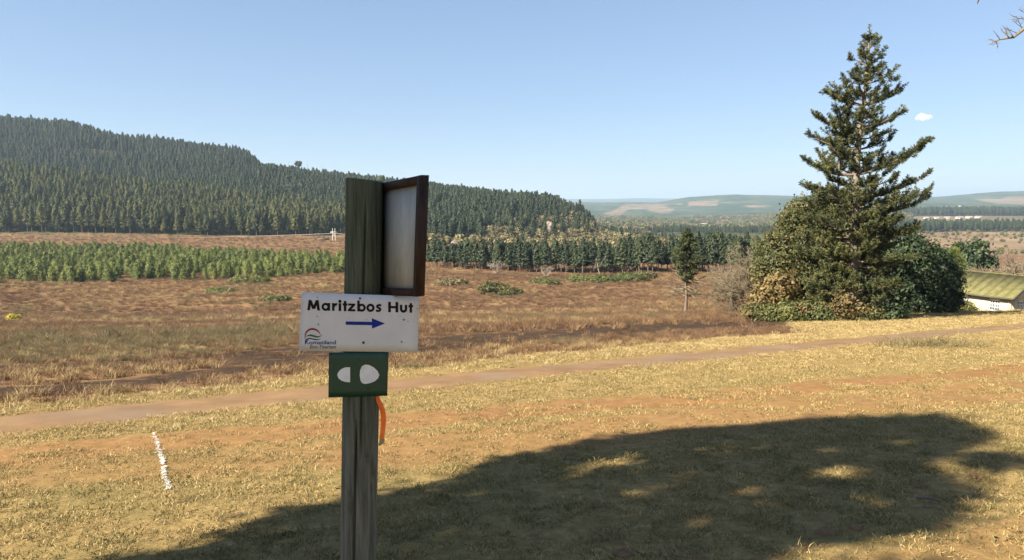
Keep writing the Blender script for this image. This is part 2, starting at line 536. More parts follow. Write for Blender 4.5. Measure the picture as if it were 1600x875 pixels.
def lawn_edge(x, y):
    """1 on the mown and straw side, 0 in the meadow"""
    t = path_t(x, y); s = path_s(x, y)
    w = 2.3 + 0.10 * np.clip(s, 0, 60) + (fbm(x * 0.4, y * 0.4, 21, 3) - 0.5) * 1.6
    a = smooth(w + 0.5, w - 0.5, t) * smooth(150, 100, np.hypot(x, y))
    return np.maximum(a, smooth(0.37, 0.43, x / np.maximum(y, 1)) * smooth(24, 34, y) * smooth(110, 90, y))


def soil_mask(x, y):
    a = poly_band([(560, 662), (760, 645), (900, 633), (1100, 622), (1300, 603), (1700, 574)], x, y, 0.7, 0.6)
    b = poly_band([(1000, 628), (1200, 614), (1400, 592), (1700, 568)], x, y, 0.35, 0.3) * 0.9
    c = poly_band([(-60, 716), (250, 690), (560, 665)], x, y, 0.7, 0.55) * 0.9
    d = poly_band([(600, 700), (900, 672), (1250, 636), (1700, 600)], x, y, 1.0, 0.7) * 0.75
    e = poly_band([(-60, 745), (300, 722), (600, 700)], x, y, 0.7, 0.6) * 0.55
    f = poly_band([(1300, 1000), (1500, 900), (1700, 850)], x, y, 0.9, 0.5) * 0.5
    p = smooth(PATH_HALF + 0.25, PATH_HALF - 0.1, np.abs(path_t(x, y)))
    return np.maximum.reduce([a, b, c, d, e, f, p])


def burn_mask(x, y):
    m = poly_band([(-80, 622), (200, 598), (460, 566), (640, 548), (900, 528)], x, y, 0.8, 1.1)
    m2 = poly_band([(640, 548), (800, 532), (1000, 518), (1150, 508), (1290, 505)], x, y, 1.8, 6.0)
    m3 = poly_band([(0, 575), (240, 566), (440, 545)], x, y, 0.6, 0.8)
    return np.maximum.reduce([m, m2, m3])


def pix(x, y, z):
    """photo pixel of a world point"""
    c, s = math.cos(PITCH), math.sin(PITCH)
    yy = y * c - z * s; zz = y * s + z * c
    yy = np.maximum(yy, 1e-3)
    return 800 + FPX * x / yy, 437.5 - FPX * zz / yy


def inpoly(X, Y, poly):
    poly = np.array(poly, float); res = np.zeros(np.shape(X), bool)
    j = len(poly) - 1
    for i in range(len(poly)):
        xi, yi = poly[i]; xj, yj = poly[j]
        c = ((yi > Y) != (yj > Y)) & (X < (xj - xi) * (Y - yi) / (yj - yi + 1e-12) + xi)
        res ^= c; j = i
    return res


def forest_mask(x, y):
    """where the mature plantation stands on the hill"""
    u = x / np.maximum(y, 1); X = 800 + u * FPX
    base = np.interp(X, [-400, 0, 300, 520, 545, 600, 680, 800, 880, 930], [490, 490, 492, 505, 560, 560, 470, 455, 520, 560])
    top = np.interp(X, [-400, 0, 400, 900, 930], [1260, 1250, 1200, 950, 800])
    return (y > base) & (y < top) & (X < 925 + (fbm(x * .02, y * .02, 4) - .5) * 30)


def zones(x, y, z):
    r = np.hypot(x, y)
    lawn = lawn_edge(x, y)
    soil = np.where(r < 80, soil_mask(np.where(r < 80, x, 0), np.where(r < 80, y, 5)), 0)
    burn = np.where(r < 160, burn_mask(x, y), 0) * (1 - lawn)
    wood = forest_mask(x, y).astype(float)
    wood = np.maximum(wood, smooth(520, 640, y) * smooth(1300, 1100, y) * (x / np.maximum(y, 1) < 0.5))
    far = smooth(1150, 1500, r)
    X, Y = pix(x, y, z)
    rag = (fbm(x * 0.004, y * 0.004, 31, 5) - 0.5)
    Xr = X + rag * 26; Yr = Y + rag * 5
    cl = np.zeros(np.shape(x), bool)
    fr = (y > 2600) & (y < 6500)
    for poly in ([(940, 334), (958, 327), (976, 320), (1015, 319), (1046, 321), (1048, 332), (1030, 333), (1010, 327), (985, 327), (968, 332), (950, 335)],
                 [(925, 346), (950, 337), (966, 333), (980, 340), (1005, 348), (995, 352), (950, 351)],
                 [(1140, 343), (1166, 345), (1164, 350), (1143, 349)],
                 [(1166, 321), (1205, 321), (1200, 325), (1170, 324)],
                 [(1076, 314), (1122, 312), (1124, 322), (1080, 322)],
                 [(1525, 312), (1640, 302), (1640, 322), (1560, 319)],
                 [(1010, 320), (1090, 318), (1050, 321)]):
        cl |= inpoly(Xr, Yr, poly) & fr
    clf = cl.astype(float)
    valley = (y > 1300) & (y < 2900) & (X > 880) & (X < 1300) & (fbm(x * .006, y * .002, 41, 3) > 0.58)
    clf = np.maximum(clf, valley * 0.7)
    right = smooth(1395, 1425, X) * smooth(560, 640, y) * smooth(1180, 1120, y)
    clf = np.maximum(clf, right)
    strip = smooth(1395, 1425, X) * smooth(1500, 1600, y) * smooth(1980, 1900, y)
    clf = np.maximum(clf, strip * 0.8)
    return dict(lawn=lawn, soil=soil, burn=burn, wood=wood * (1 - far), far=far, clear=clf)


def build_terrain():
    view = np.radians(np.arange(-42, 42.01, 0.22))
    side = np.radians(np.concatenate([np.arange(-180, -42, 3.0), view * 180 / math.pi, np.arange(44, 180, 3.0)]))
    th = side
    r = np.concatenate([[0.0], np.exp(np.arange(math.log(1.0), math.log(27000), 0.0148))])
    R, TH = np.meshgrid(r, th, indexing='ij')
    x = R * np.sin(TH); y = R * np.cos(TH)
    z = H(x, y)
    n = len(th); k = len(r)
    i = np.arange(k - 1)[:, None] * n; j = np.arange(n)[None]; j2 = (j + 1) % n
    F = np.stack([i + j, i + j2, i + n + j2, i + n + j], -1).reshape(-1, 4)
    V = np.stack([x, y, z], -1).reshape(-1, 3)
    me = to_mesh('ground', V, F, mats=[MAT['terrain']], smooth_=True)
    for nm, a in zones(x.reshape(-1), y.reshape(-1), z.reshape(-1)).items():
        at = me.attributes.new(nm, 'FLOAT', 'POINT'); at.data.foreach_set('value', np.asarray(a, np.float32))
    tag(obj('ground', me), 'dry lawn, brown meadow and hills of the valley', 'ground', kind='structure')


build_terrain()


def build_path():
    (ax, ay), (dx, dy), k = _PATH
    s = np.arange(-30, 130, 0.25); nt = 15
    tt = np.linspace(-1, 1, nt)
    S, T = np.meshgrid(s, tt, indexing='ij')
    edge = PATH_HALF * (1 + 0.0 * S)
    rag = (fbm(S * 0.9, np.sign(T) * 7.3, 51, 4) - 0.5) * 0.34
    off = T * (edge + rag * np.abs(T)) + k * (S - 17) ** 2
    x = ax + S * dx - off * dy; y = ay + S * dy + off * dx
    z = H(x, y) + 0.028 - 0.03 * np.abs(T) ** 6
    n = nt
    i = np.arange(len(s) - 1)[:, None] * n; j = np.arange(n - 1)[None]
    F = np.stack([i + j, i + n + j, i + n + j + 1, i + j + 1], -1).reshape(-1, 4)
    t = NT('worn_path')
    co = t.coord()
    c = t.ramp(t.noise(0.9, 6, 0.7, co), [(0.3, (0.125, 0.076, 0.038)), (0.5, (0.172, 0.106, 0.053)), (0.7, (0.225, 0.140, 0.071))])
    c = t.mix(t.math('MULTIPLY', t.bw(t.noise(0.35, 4, 0.6, co), 0.48, 0.62), 0.55), c, (0.17, 0.13, 0.095))
    c = t.mix(t.math('MULTIPLY', t.bw(t.noise(60, 3, 0.6, co), 0.5, 0.8), 0.35), c, (0.10, 0.075, 0.055))
    t.principled(c, 0.9, 0.15, t.bump(t.noise(40, 4, 0.7, co), 0.5, 0.01))
    me = to_mesh('path', np.stack([x, y, z], -1).reshape(-1, 3), F, mats=[t.m], smooth_=True)
    tag(obj('path', me), 'narrow reddish brown path crossing the dry lawn', 'path', kind='structure')


build_path()


# ------------------------------------------------------------------ scattering of uncountable cover (one object each)
def scatter(name, label, protos, mats, pts, scl, rot, pid, cat=None):
    """one object: small plants in its mesh, set out on points by geometry nodes"""
    Vs, Fs, Ts, Ms, ids = [], [], [], [], []
    n = 0
    for k, mb in enumerate(protos):
        V, F, T, M = mb.arrays()
        Vs.append(V); Fs.append(np.where(F < 0, -10**7, F + n)); Ts.append(T); Ms.append(M); ids.append(np.full(len(V), -1 - k)); n += len(V)
    Vs.append(pts); ids.append(pid)
    V = np.concatenate(Vs)
    me = to_mesh(name, V, np.concatenate(Fs), np.concatenate(Ts), np.concatenate(Ms), mats)
    N0 = n
    a = me.attributes.new('pid', 'INT', 'POINT'); a.data.foreach_set('value', np.concatenate(ids).astype(np.int32))
    sc = np.ones((len(V), 3)); sc[N0:] = scl if np.ndim(scl) == 2 else np.asarray(scl)[:, None]
    a = me.attributes.new('scl', 'FLOAT_VECTOR', 'POINT'); a.data.foreach_set('vector', sc.astype(np.float32).reshape(-1))
    ro = np.zeros((len(V), 3)); ro[N0:] = rot
    a = me.attributes.new('rot', 'FLOAT_VECTOR', 'POINT'); a.data.foreach_set('vector', ro.astype(np.float32).reshape(-1))
    o = obj(name, me); tag(o, label, cat, kind='stuff')
    g = bpy.data.node_groups.new(name + '_scatter', 'GeometryNodeTree')
    g.interface.new_socket('Geometry', in_out='INPUT', socket_type='NodeSocketGeometry')
    g.interface.new_socket('Geometry', in_out='OUTPUT', socket_type='NodeSocketGeometry')
    gi = g.nodes.new('NodeGroupInput'); go = g.nodes.new('NodeGroupOutput')
    join = g.nodes.new('GeometryNodeJoinGeometry')

    def named(nm, typ):
        q = g.nodes.new('GeometryNodeInputNamedAttribute'); q.data_type = typ; q.inputs['Name'].default_value = nm
        return q.outputs['Attribute']

    def sep(val):
        c = g.nodes.new('FunctionNodeCompare'); c.data_type = 'INT'; c.operation = 'EQUAL'
        ins = [s for s in c.inputs if s.type == 'INT']
        g.links.new(named('pid', 'INT'), ins[0]); ins[1].default_value = val
        s = g.nodes.new('GeometryNodeSeparateGeometry'); s.domain = 'POINT'
        g.links.new(gi.outputs[0], s.inputs['Geometry']); g.links.new(c.outputs[0], s.inputs['Selection'])
        return s.outputs['Selection']
    for k in range(len(protos)):
        ip = g.nodes.new('GeometryNodeInstanceOnPoints')
        g.links.new(sep(k), ip.inputs['Points']); g.links.new(sep(-1 - k), ip.inputs['Instance'])
        e2r = g.nodes.new('FunctionNodeEulerToRotation')
        g.links.new(named('rot', 'FLOAT_VECTOR'), e2r.inputs[0]); g.links.new(e2r.outputs[0], ip.inputs['Rotation'])
        g.links.new(named('scl', 'FLOAT_VECTOR'), ip.inputs['Scale'])
        g.links.new(ip.outputs[0], join.inputs[0])
    g.links.new(join.outputs[0], go.inputs[0])
    md = o.modifiers.new('scatter', 'NODES'); md.node_group = g
    return o


def turn(n, rng, tilt=0.0):
    return np.stack([rng.normal(size=n) * tilt, rng.normal(size=n) * tilt, rng.random(n) * 6.283], 1)


# ------------------------------------------------------------------ plant shapes
def pine_shapes(seed, h=20.0, base=0.35, rad=3.4, whorls=17, per=5, size=0.85, round_=0.8, dens=1.0, trunk_r=0.0125):
    """plantation pine: bare lower trunk, whorled crown; returns trunk and crown collectors"""
    rng = np.random.default_rng(seed)
    tr = MB(); cr = MB()
    k = 7; zz = np.linspace(0, h * 0.97, k)
    lean = rng.normal(size=2) * 0.012 * h
    px = np.stack([lean[0] * (zz / h) ** 2, lean[1] * (zz / h) ** 2, zz], 1)
    tr.tube(px, np.linspace(h * trunk_r, h * 0.002, k), 6, 0.5)
    for w in range(whorls):
        f = (w + 0.5 * rng.random()) / whorls
        z = h * (base + (1 - base) * f)
        R = rad * (1 - f) ** round_ * (0.55 + 0.45 * min(1, f * 5)) * (0.8 + 0.4 * rng.random()) + 0.25
        a0 = rng.random() * 6.28
        for b in range(per):
            if rng.random() < 0.10: continue
            a = a0 + b * 6.283 / per + rng.normal() * 0.25
            L = R * (0.7 + 0.5 * rng.random())
            rise = 0.30 * (f - 0.25) + 0.12 * rng.normal()
            d = np.array([math.cos(a), math.sin(a), rise])
            tr.tube([px[-1] * 0 + [lean[0] * (z / h) ** 2, lean[1] * (z / h) ** 2, z], d * L * 0.8 + [0, 0, z]], [0.045, 0.015], 3, 0.5, cap=False) if L > 1.2 else None
            m = int(max(4, 5 + L * 2.6) * dens)
            ts = rng.uniform(0.25, 1.0, m)
            c = d[None] * (L * ts)[:, None] + np.array([0, 0, z]) + rng.normal(size=(m, 3)) * [0.28, 0.28, 0.22]
            out = c - np.array([0, 0, z]) + [0, 0, 0.55 * L]
            upv = unit(d[None] * 0.8 + [0, 0, 0.7] + rdir(m, rng) * 0.4)
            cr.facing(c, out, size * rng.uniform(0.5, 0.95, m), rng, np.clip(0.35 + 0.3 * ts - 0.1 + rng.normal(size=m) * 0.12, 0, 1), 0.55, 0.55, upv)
    cr.cards(np.array([[lean[0], lean[1], h * 0.985]] * 3), rdir(3, rng, 0.9) * 0.25, np.array([[0, 0, 0.7]] * 3), 0.7)
    return tr, cr


def leafy(seed, blobs, leaf=0.14, cluster=0.32, per=34, trunks=(), mats_t='palebark', shell=0.55, tint=(0.15, 0.95), limb=0.05):
    """broad leaved crown: leaf clusters through ellipsoid volumes, limbs reaching into them"""
    rng = np.random.default_rng(seed)
    tr = MB(); cr = MB()
    for base, top, r in trunks:
        base = np.array(base, float); top = np.array(top, float)
        t = np.linspace(0, 1, 7)[:, None]
        pts = base + (top - base) * t + np.sin(t * 3.1) * rng.normal(size=3) * 0.12 * np.linalg.norm(top - base) * 0.4
        tr.tube(pts, np.linspace(r, r * 0.35, 7), 7)
        for (c, rad, ncl) in blobs:
            for q in range(4):
                e = np.array(c) + rdir(1, rng)[0] * np.array(rad) * 0.8
                s = pts[rng.integers(3, 7)]
                if np.linalg.norm(e - s) > 0.9 * np.linalg.norm(top - base) + 1.0: continue
                mid = (s + e) / 2 + rng.normal(size=3) * 0.2
                tr.tube([s, mid, e], [r * 0.35, r * 0.2, 0.012], 4, cap=False)
    for (c, rad, ncl) in blobs:
        c = np.array(c, float); rad = np.array(rad, float)
        d = rdir(ncl, rng); rr = rng.random(ncl) ** (1 / 3.0)
        rr = np.where(rng.random(ncl) < shell, 0.78 + 0.27 * rng.random(ncl), rr)
        bump = 1 + 0.22 * np.sin(d[:, 0] * 5 + seed) * np.sin(d[:, 1] * 6 + 2 * seed) * np.cos(d[:, 2] * 5)
        cc = c + d * rad * (rr * bump)[:, None]
        N = ncl * per
        cl = np.repeat(np.arange(ncl), per)
        pos = cc[cl] + rng.normal(size=(N, 3)) * cluster * [1, 1, 0.75]
        ct = rng.uniform(tint[0], tint[1], ncl)
        tn = np.clip(ct[cl] + rng.normal(size=N) * 0.12, 0, 1)
        s = leaf * rng.uniform(0.6, 1.3, N)[:, None]
        out = (pos - c) / rad + (pos - cc[cl]) * 1.2 + [0, 0, 0.25]
        cr.facing(pos, out, s[:, 0], rng, tn, 0.8, 0.5)
    return tr, cr


def bare_tree(seed, base_pts, gen=4, spread=0.55, ratio=0.68, twigs=4, rmin=0.006, up=0.12, sides=5):
    """leafless branching: list of (start, end, radius) limbs subdivided"""
    rng = np.random.default_rng(seed)
    tr = MB()

    def grow(a, d, L, r, g):
        n = 4
        pts = [a]
        dd = d
        for i in range(n):
            dd = unit(dd + rng.normal(size=3) * 0.16 + [0, 0, up * 0.3])
            pts.append(pts[-1] + dd * L / n)
        tr.tube(pts, np.linspace(r, max(r * 0.62, rmin * 0.7), n + 1), sides if g > 1 else 3, 0.5, cap=False)
        if g == 0: return
        m = twigs + rng.integers(0, 2)
        for q in range(m):
            t = 0.35 + 0.65 * (q + rng.random()) / m
            i = min(n - 1, int(t * n)); p = pts[i] + (pts[i + 1] - pts[i]) * (t * n - i)
            nd = unit(dd + rdir(1, rng)[0] * spread * 1.7 + [0, 0, up])
            grow(p, nd, L * ratio * rng.uniform(0.7, 1.15), max(r * 0.55, rmin), g - 1)
    for a, b, r in base_pts:
        a = np.array(a, float); b = np.array(b, float)
        grow(a, unit(b - a), np.linalg.norm(b - a), r, gen)
    return tr


def tree_thing(name, label, cat, loc, tr, cr, tmat, cmat, group=None, trunk='trunk', crown='crown'):
    e = empty(name, loc, label, cat, group)
    if tr is not None: obj(trunk, smooth_shade(tr.mesh(trunk, [MAT[tmat]])), e)
    if cr is not None: obj(crown, cr.mesh(crown, [MAT[cmat]]), e)
    return e


# ------------------------------------------------------------------ the great hoop pine on the right
def hoop_pine():
    rng = np.random.default_rng(5)
    b = G(1325, 500); base = np.array([b[0], b[1], zat(b[0], b[1])])
    top = P(1357, 38, b[1])
    h = top[2] - base[2]
    global HOOP
    HOOP = base
    e = empty('hoop_pine', base, 'very tall dark conifer with upswept tiers standing above the bushes', 'tree')
    lean = np.array([top[0] - base[0], 0, 0])
    tr = MB(); br = MB(); cr = MB()

    def axis(z): return lean * (z / h) + [0.12 * math.sin(z * 0.5), 0, 0]
    zz = np.linspace(0, h * 0.985, 26)
    tr.tube([axis(z) + [0, 0, z] for z in zz], 0.30 * (1 - zz / h) ** 0.8 + 0.02, 10)
    # second leader on the left, as in the photograph
    z2 = np.linspace(h * 0.30, h * 0.80, 14)
    tr.tube([axis(z) + [-0.15 - 0.75 * min(1, (z - z2[0]) / 2.5), 0.3, z] for z in z2], np.linspace(0.09, 0.015, 14), 7)
    lead = [axis(z) + [-0.15 - 0.75 * min(1, (z - z2[0]) / 2.5), 0.3, z] for z in z2]
    # crown half width by height fraction, measured on the photograph (m): left, right
    hf = [0.03, 0.10, 0.25, 0.40, 0.425, 0.50, 0.545, 0.60, 0.66, 0.72, 0.80, 0.88, 0.94, 1.0]
    pxm = b[1] / FPX
    wl = np.array([60, 84, 90, 88, 94, 86, 86, 74, 70, 56, 42, 27, 11, 1]) * pxm
    wr = np.array([64, 95, 95, 100, 110, 106, 66, 62, 80, 62, 46, 29, 13, 1]) * pxm

    def rope(p, d, L, tn):
        """a foliage rope: short needles round a shoot, turning up at its end"""
        n = 5
        ts = np.linspace(0, 1, n)
        pts = p + d * (L * ts)[:, None] + np.array([0, 0, 1.0]) * (L * 0.42 * ts ** 2)[:, None]
        m = int(22 + L * 62)
        q = rng.random(m) ** 0.8
        c = np.stack([np.interp(q, ts, pts[:, i]) for i in range(3)], 1)
        fwd = unit(d + np.array([0, 0, 0.9]) * q[:, None])
        side = unit(np.cross(fwd, rdir(m, rng)))
        ln = 0.118 * (1.05 - 0.4 * q)
        up = unit(fwd * 0.55 + side) * ln[:, None]
        ax = unit(np.cross(up, rdir(m, rng))) * 0.017
        cr.cards(c + up * 0.5, ax, up, np.clip(tn + 0.22 * q + rng.normal(size=m) * 0.13, 0, 1))

    z = h * 0.05; wi = 0
    while z < h * 0.975:
        f = z / h
        nb = 7 if f < 0.85 else 5
        a0 = rng.random() * 6.28
        wi += 1
        tier = (rng.uniform(0.85, 1.1) if wi % 2 else rng.uniform(0.42, 0.62)) if f > 0.42 else rng.uniform(0.8, 1.05)
        for q in range(nb):
            if rng.random() < 0.12: continue
            a = a0 + q * 6.283 / nb + rng.normal() * 0.25
            ca = math.cos(a)
            R = np.interp(f, hf, wr) * (0.5 + 0.5 * ca) + np.interp(f, hf, wl) * (0.5 - 0.5 * ca)
            L = max(0.22, R * tier * rng.uniform(0.6, 1.08))
            d = np.array([ca, math.sin(a), 0.0])
            droop = np.interp(f, [0, 0.35, 0.7, 1], [-0.08, -0.02, 0.10, 0.45]) + rng.normal() * 0.08
            curl = np.interp(f, [0, 0.4, 1], [0.18, 0.30, 0.40])
            n = 9; t = np.linspace(0, 1, n)
            side = np.array([-d[1], d[0], 0]) * rng.normal() * 0.15
            pts = axis(z) + [0, 0, z] + d * (L * t)[:, None] + np.stack([t * 0, t * 0, L * (droop * t + curl * t ** 2.2)], 1) + side * (t ** 2)[:, None] * L
            br.tube(pts, np.linspace(0.035 + 0.012 * L, 0.012, n), 4, 0.5, cap=False)
            m = max(3, int(L * 4.0))
            bt = rng.uniform(0.1, 0.5)
            for s in range(m):
                tt = 0.25 + 0.75 * (s + rng.random() * 0.8) / m
                if rng.random() < 0.12: continue
                p = np.array([np.interp(tt, t, pts[:, i]) for i in range(3)])
                sg = 1 if s % 2 else -1
                od = unit(d * 0.7 + sg * np.array([-d[1], d[0], 0]) * rng.uniform(0.3, 1.1) + [0, 0, rng.uniform(0.05, 0.45)])
                ln = (0.34 + 0.24 * L * (1 - tt) ** 0.7) * rng.uniform(0.7, 1.25)
                ln = min(ln, 1.2, L * 0.7 + 0.12)
                tn = bt + rng.uniform(-0.1, 0.2)
                rope(p, od, ln, tn)
                if ln > 0.5:
                    for w in range(2):
                        od2 = unit(od + rdir(1, rng)[0] * 0.6 + [0, 0, 0.3])
                        rope(p + od * ln * rng.uniform(0.3, 0.8), od2, ln * 0.55, tn)
            rope(pts[-2], unit(d + [0, 0, 0.45 + 0.5 * f]), min(0.55, 0.2 + L * 0.15), bt + 0.15)
        z += (0.44 if f < 0.42 else 0.66 if f < 0.84 else 0.55) * rng.uniform(0.75, 1.25)
    for q, p in enumerate(lead[6:]):
        for w in range(7):
            a = rng.random() * 6.283
            rope(p + [0, 0, rng.uniform(-.2, .2)], unit(np.array([math.cos(a), math.sin(a), 0.35])), rng.uniform(0.3, 0.7) * (1 - 0.07 * q), rng.uniform(.15, .5))
    rope(axis(h * 0.97) + [0, 0, h * 0.97], np.array([0, 0, 1.0]), 0.35, 0.4)
    obj('trunk', smooth_shade(tr.mesh('trunk', [MAT['palebark']])), e)
    obj('branches', br.mesh('branches', [MAT['bark']]), e)
    obj('crown', cr.mesh('crown', [MAT['hoop']]), e)


hoop_pine()


# ------------------------------------------------------------------ lone pine in the meadow
def lone_pine():
    b = G(1071, 489); base = (b[0], b[1], zat(b[0], b[1]) - 0.05)
    s = b[1] / FPX
    h = 134 * s
    rng = np.random.default_rng(12)
    tr, cr = pine_shapes(31, h, 0.40, 38 * s, 19, 7, 0.30, 0.75)
    cr = MB(); rng = np.random.default_rng(3)
    prof_z = [0.36, 0.45, 0.52, 0.60, 0.67, 0.76, 0.85, 0.93, 1.0]; prof_r = [5, 13, 22, 25, 25, 20, 12, 6, 1]
    for k in range(250):
        f = 0.37 + 0.625 * rng.random() ** 0.8
        R = np.interp(f, prof_z, prof_r) * s * rng.uniform(0.45, 1.12)
        a = rng.random() * 6.283
        d = np.array([math.cos(a), math.sin(a), 0.12])
        m = 40
        t = rng.uniform(0.3, 1, m)
        c = d * (R * t)[:, None] + [0, 0, f * h] + rng.normal(size=(m, 3)) * [0.10, 0.10, 0.06]
        tn = np.clip(0.25 + 0.4 * t + rng.normal(size=m) * 0.12 + rng.uniform(-.15, .15), 0, 1)
        up = unit(d * 0.5 + rdir(m, rng) * 0.7 + [0, 0, 0.4]) * 0.13
        cr.cards(c, unit(np.cross(up, rdir(m, rng))) * 0.032, up, tn)
    dead = MB()
    for k in range(46):
        f = rng.uniform(0.20, 0.5); a = rng.random() * 6.283
        L = rng.uniform(0.8, 2.3) * np.interp(f, [0.18, 0.26, 0.5], [0.9, 1.0, 0.9])
        p = np.array([0, 0, f * h]); d = np.array([math.cos(a), math.sin(a), rng.uniform(-0.15, 0.5)])
        q = p + d * L * 0.55 + rng.normal(size=3) * 0.05
        e2 = p + d * L + rng.normal(size=3) * 0.15
        dead.tube([p, q, e2], [0.048, 0.034, 0.02], 4, cap=False)
        for w in range(4):
            st = p + (e2 - p) * rng.uniform(0.3, 0.95)
            dead.tube([st, st + unit(d + rdir(1, rng)[0] * 0.9) * L * 0.3], [0.024, 0.015], 3, cap=False)
    t2 = MB()
    zz = np.linspace(0, h * 0.98, 12)
    t2.tube(np.stack([0.05 * np.sin(zz), zz * 0, zz], 1), np.linspace(0.17, 0.02, 12), 8)
    e = tree_thing('pine_tree', 'lone slender pine with bare dead lower branches out in the brown meadow', 'tree', base, t2, cr, 'bark', 'pine')
    obj('dead_branches', dead.mesh('dead_branches', [MAT['twig']]), e)


lone_pine()


# ------------------------------------------------------------------ bushes round the hoop pine
def bush_group():
    def at(X, Yb, depth):
        r = ray(X, 440); x = r[0] / r[1] * depth
        return np.array([x, depth, zat(x, depth)])
    # big yellowing broad-leaved tree on the left: crown from (1185..1310, 312..480)
    p = at(1262, 0, 54.5); s = 54.5 / FPX
    blobs = [((0.0, 0, 6.2), (2.3, 2.2, 2.4), 250), ((-2.1, -0.3, 4.4), (1.8, 1.8, 2.0), 190), ((1.6, 0.2, 5.4), (2.2, 2.0, 2.8), 220),
             ((-1.2, -0.8, 2.4), (2.2, 1.6, 2.0), 200), ((1.2, -0.9, 2.2), (2.2, 1.6, 2.1), 200), ((-0.4, 0, 7.7), (1.3, 1.2, 1.2), 70), ((-3.1, -.2, 3.0), (1.0, 1.0, 1.3), 60)]
    tr, cr = leafy(41, blobs, 0.12, 0.34, 62, [((0.1, 0, 0), (0.2, 0, 5.5), 0.16), ((-0.4, -0.3, 0), (-1.6, 0, 4.2), 0.11)], tint=(0.08, 0.84))
    tree_thing('leafy_tree', 'rounded broad-leaved tree turning yellow, left of the tall conifer', 'tree', p, tr, cr, 'palebark', 'broad')
    # dark tree right of the pine
    p = at(1405, 0, 53.0)
    blobs = [((0, 0, 3.6), (2.5, 2.2, 2.6), 300), ((1.8, 0, 2.6), (2.3, 2.0, 2.5), 270), ((-1.6, -0.2, 2.4), (2.0, 1.6, 2.2), 190), ((3.2, 0.3, 1.9), (1.4, 1.5, 2.0), 150), ((.9, -.5, 1.2), (3.2, 1.4, 1.3), 180)]
    tr, cr = leafy(42, blobs, 0.12, 0.32, 60, [((0, 0, 0), (0.3, 0, 3.6), 0.15), ((1.4, 0, 0), (1.8, 0, 2.8), 0.12), ((2.9, .2, 0), (3.0, 0.3, 2.0), 0.08)], tint=(0.0, 0.75))
    tree_thing('leafy_tree', 'dark dense evergreen tree on the shaded right side of the tall conifer', 'tree', p, tr, cr, 'palebark', 'darkleaf')
    p = at(1330, 0, 57.0)
    blobs = [((0, 0, 4.4), (3.4, 1.8, 3.6), 340), ((1.8, 0, 3.0), (2.6, 1.8, 2.8), 220), ((-2.0, 0, 3.0), (2.4, 1.8, 2.8), 220)]
    tr, cr = leafy(43, blobs, 0.13, 0.32, 50, [((0, 0, 0), (0.1, 0, 4.4), 0.18)], tint=(0.0, 0.8))
    tree_thing('leafy_tree', 'dark broad-leaved tree hidden behind the trunk of the tall conifer', 'tree', p, tr, cr, 'palebark', 'darkleaf')
    # withered little tree with orange brown leaves at the left foot
    p = at(1205, 0, 51.5)
    blobs = [((0.1, 0, 1.9), (1.1, 0.9, 1.1), 60), ((0.8, 0, 2.3), (0.9, 0.8, 1.2), 50), ((-.5, 0, 1.2), (0.9, 0.8, 0.9), 40)]
    tr, cr = leafy(44, blobs, 0.15, 0.26, 20, [((0.0, 0, 0), (-0.7, 0, 2.3), 0.07), ((0.35, 0, 0), (0.3, 0, 2.4), 0.06), ((0.7, 0.1, 0), (1.0, 0, 2.6), 0.07)], tint=(0.1, 0.9))
    tree_thing('small_tree', 'small multi-stemmed tree with withered orange brown leaves left of the bushes', 'tree', p, tr, cr, 'palebark', 'brownleaf')
    # bare grey brown trees further left
    for X, dep, hh, sd, lab in ((1180, 58, 7.2, 51, 'leafless grey brown thicket tree leaning left, nearest the yellowing tree'),
                                (1150, 61, 5.4, 52, 'leafless grey brown thicket tree, leftmost of the bush group'),
                                (1196, 66, 8.6, 53, 'taller leafless grey brown tree behind the withered small tree')):
        p = at(X, 0, dep)
        rng = np.random.default_rng(sd)
        limbs = [((rng.normal() * .2, rng.normal() * .2, 0), (rng.uniform(-1.6, 1.1), rng.uniform(-.7, .7), hh * rng.uniform(0.34, 0.46)), 0.07) for _ in range(7)]
        tw = bare_tree(sd, limbs, 4, 0.62, 0.60, 4, 0.012, 0.05, 4)
        tree_thing('bare_tree', lab, 'tree', p, tw, None, 'twig', None, trunk='branches')
    # young pine on the right of the bushes
    p = at(1489, 0, 54); h = 5.0
    tr, cr = MB(), MB(); rng = np.random.default_rng(8)
    zz = np.linspace(0, h, 9); tr.tube(np.stack([0.04 * np.sin(zz * 2), zz * 0, zz], 1), np.linspace(0.07, 0.012, 9), 7)
    for k in range(64):
        f = rng.uniform(0.34, 1.0); a = rng.random() * 6.283
        R = np.interp(f, [0.32, 0.5, 0.75, 1.0], [0.75, 0.95, 0.7, 0.08]) * rng.uniform(0.45, 1.05)
        d = np.array([math.cos(a), math.sin(a), 0.55])
        tr.tube([[0, 0, f * h], d * R + [0, 0, f * h]], [0.02, 0.008], 3, cap=False)
        for cpos in (0.6, 1.0):
            m = 46
            q = d * R * cpos + [0, 0, f * h]
            dirs = unit(rdir(m, rng) + unit(d + [0, 0, 0.5]) * 0.8)
            cr.cards(q + dirs * 0.10, unit(np.cross(dirs, rdir(m, rng))) * 0.010, dirs * 0.15, np.clip(0.5 + rng.normal(size=m) * 0.2, 0, 1))
    tree_thing('young_pine', 'slim bright green young pine between the dark bushes and the house', 'tree', p, tr, cr, 'bark', 'young')
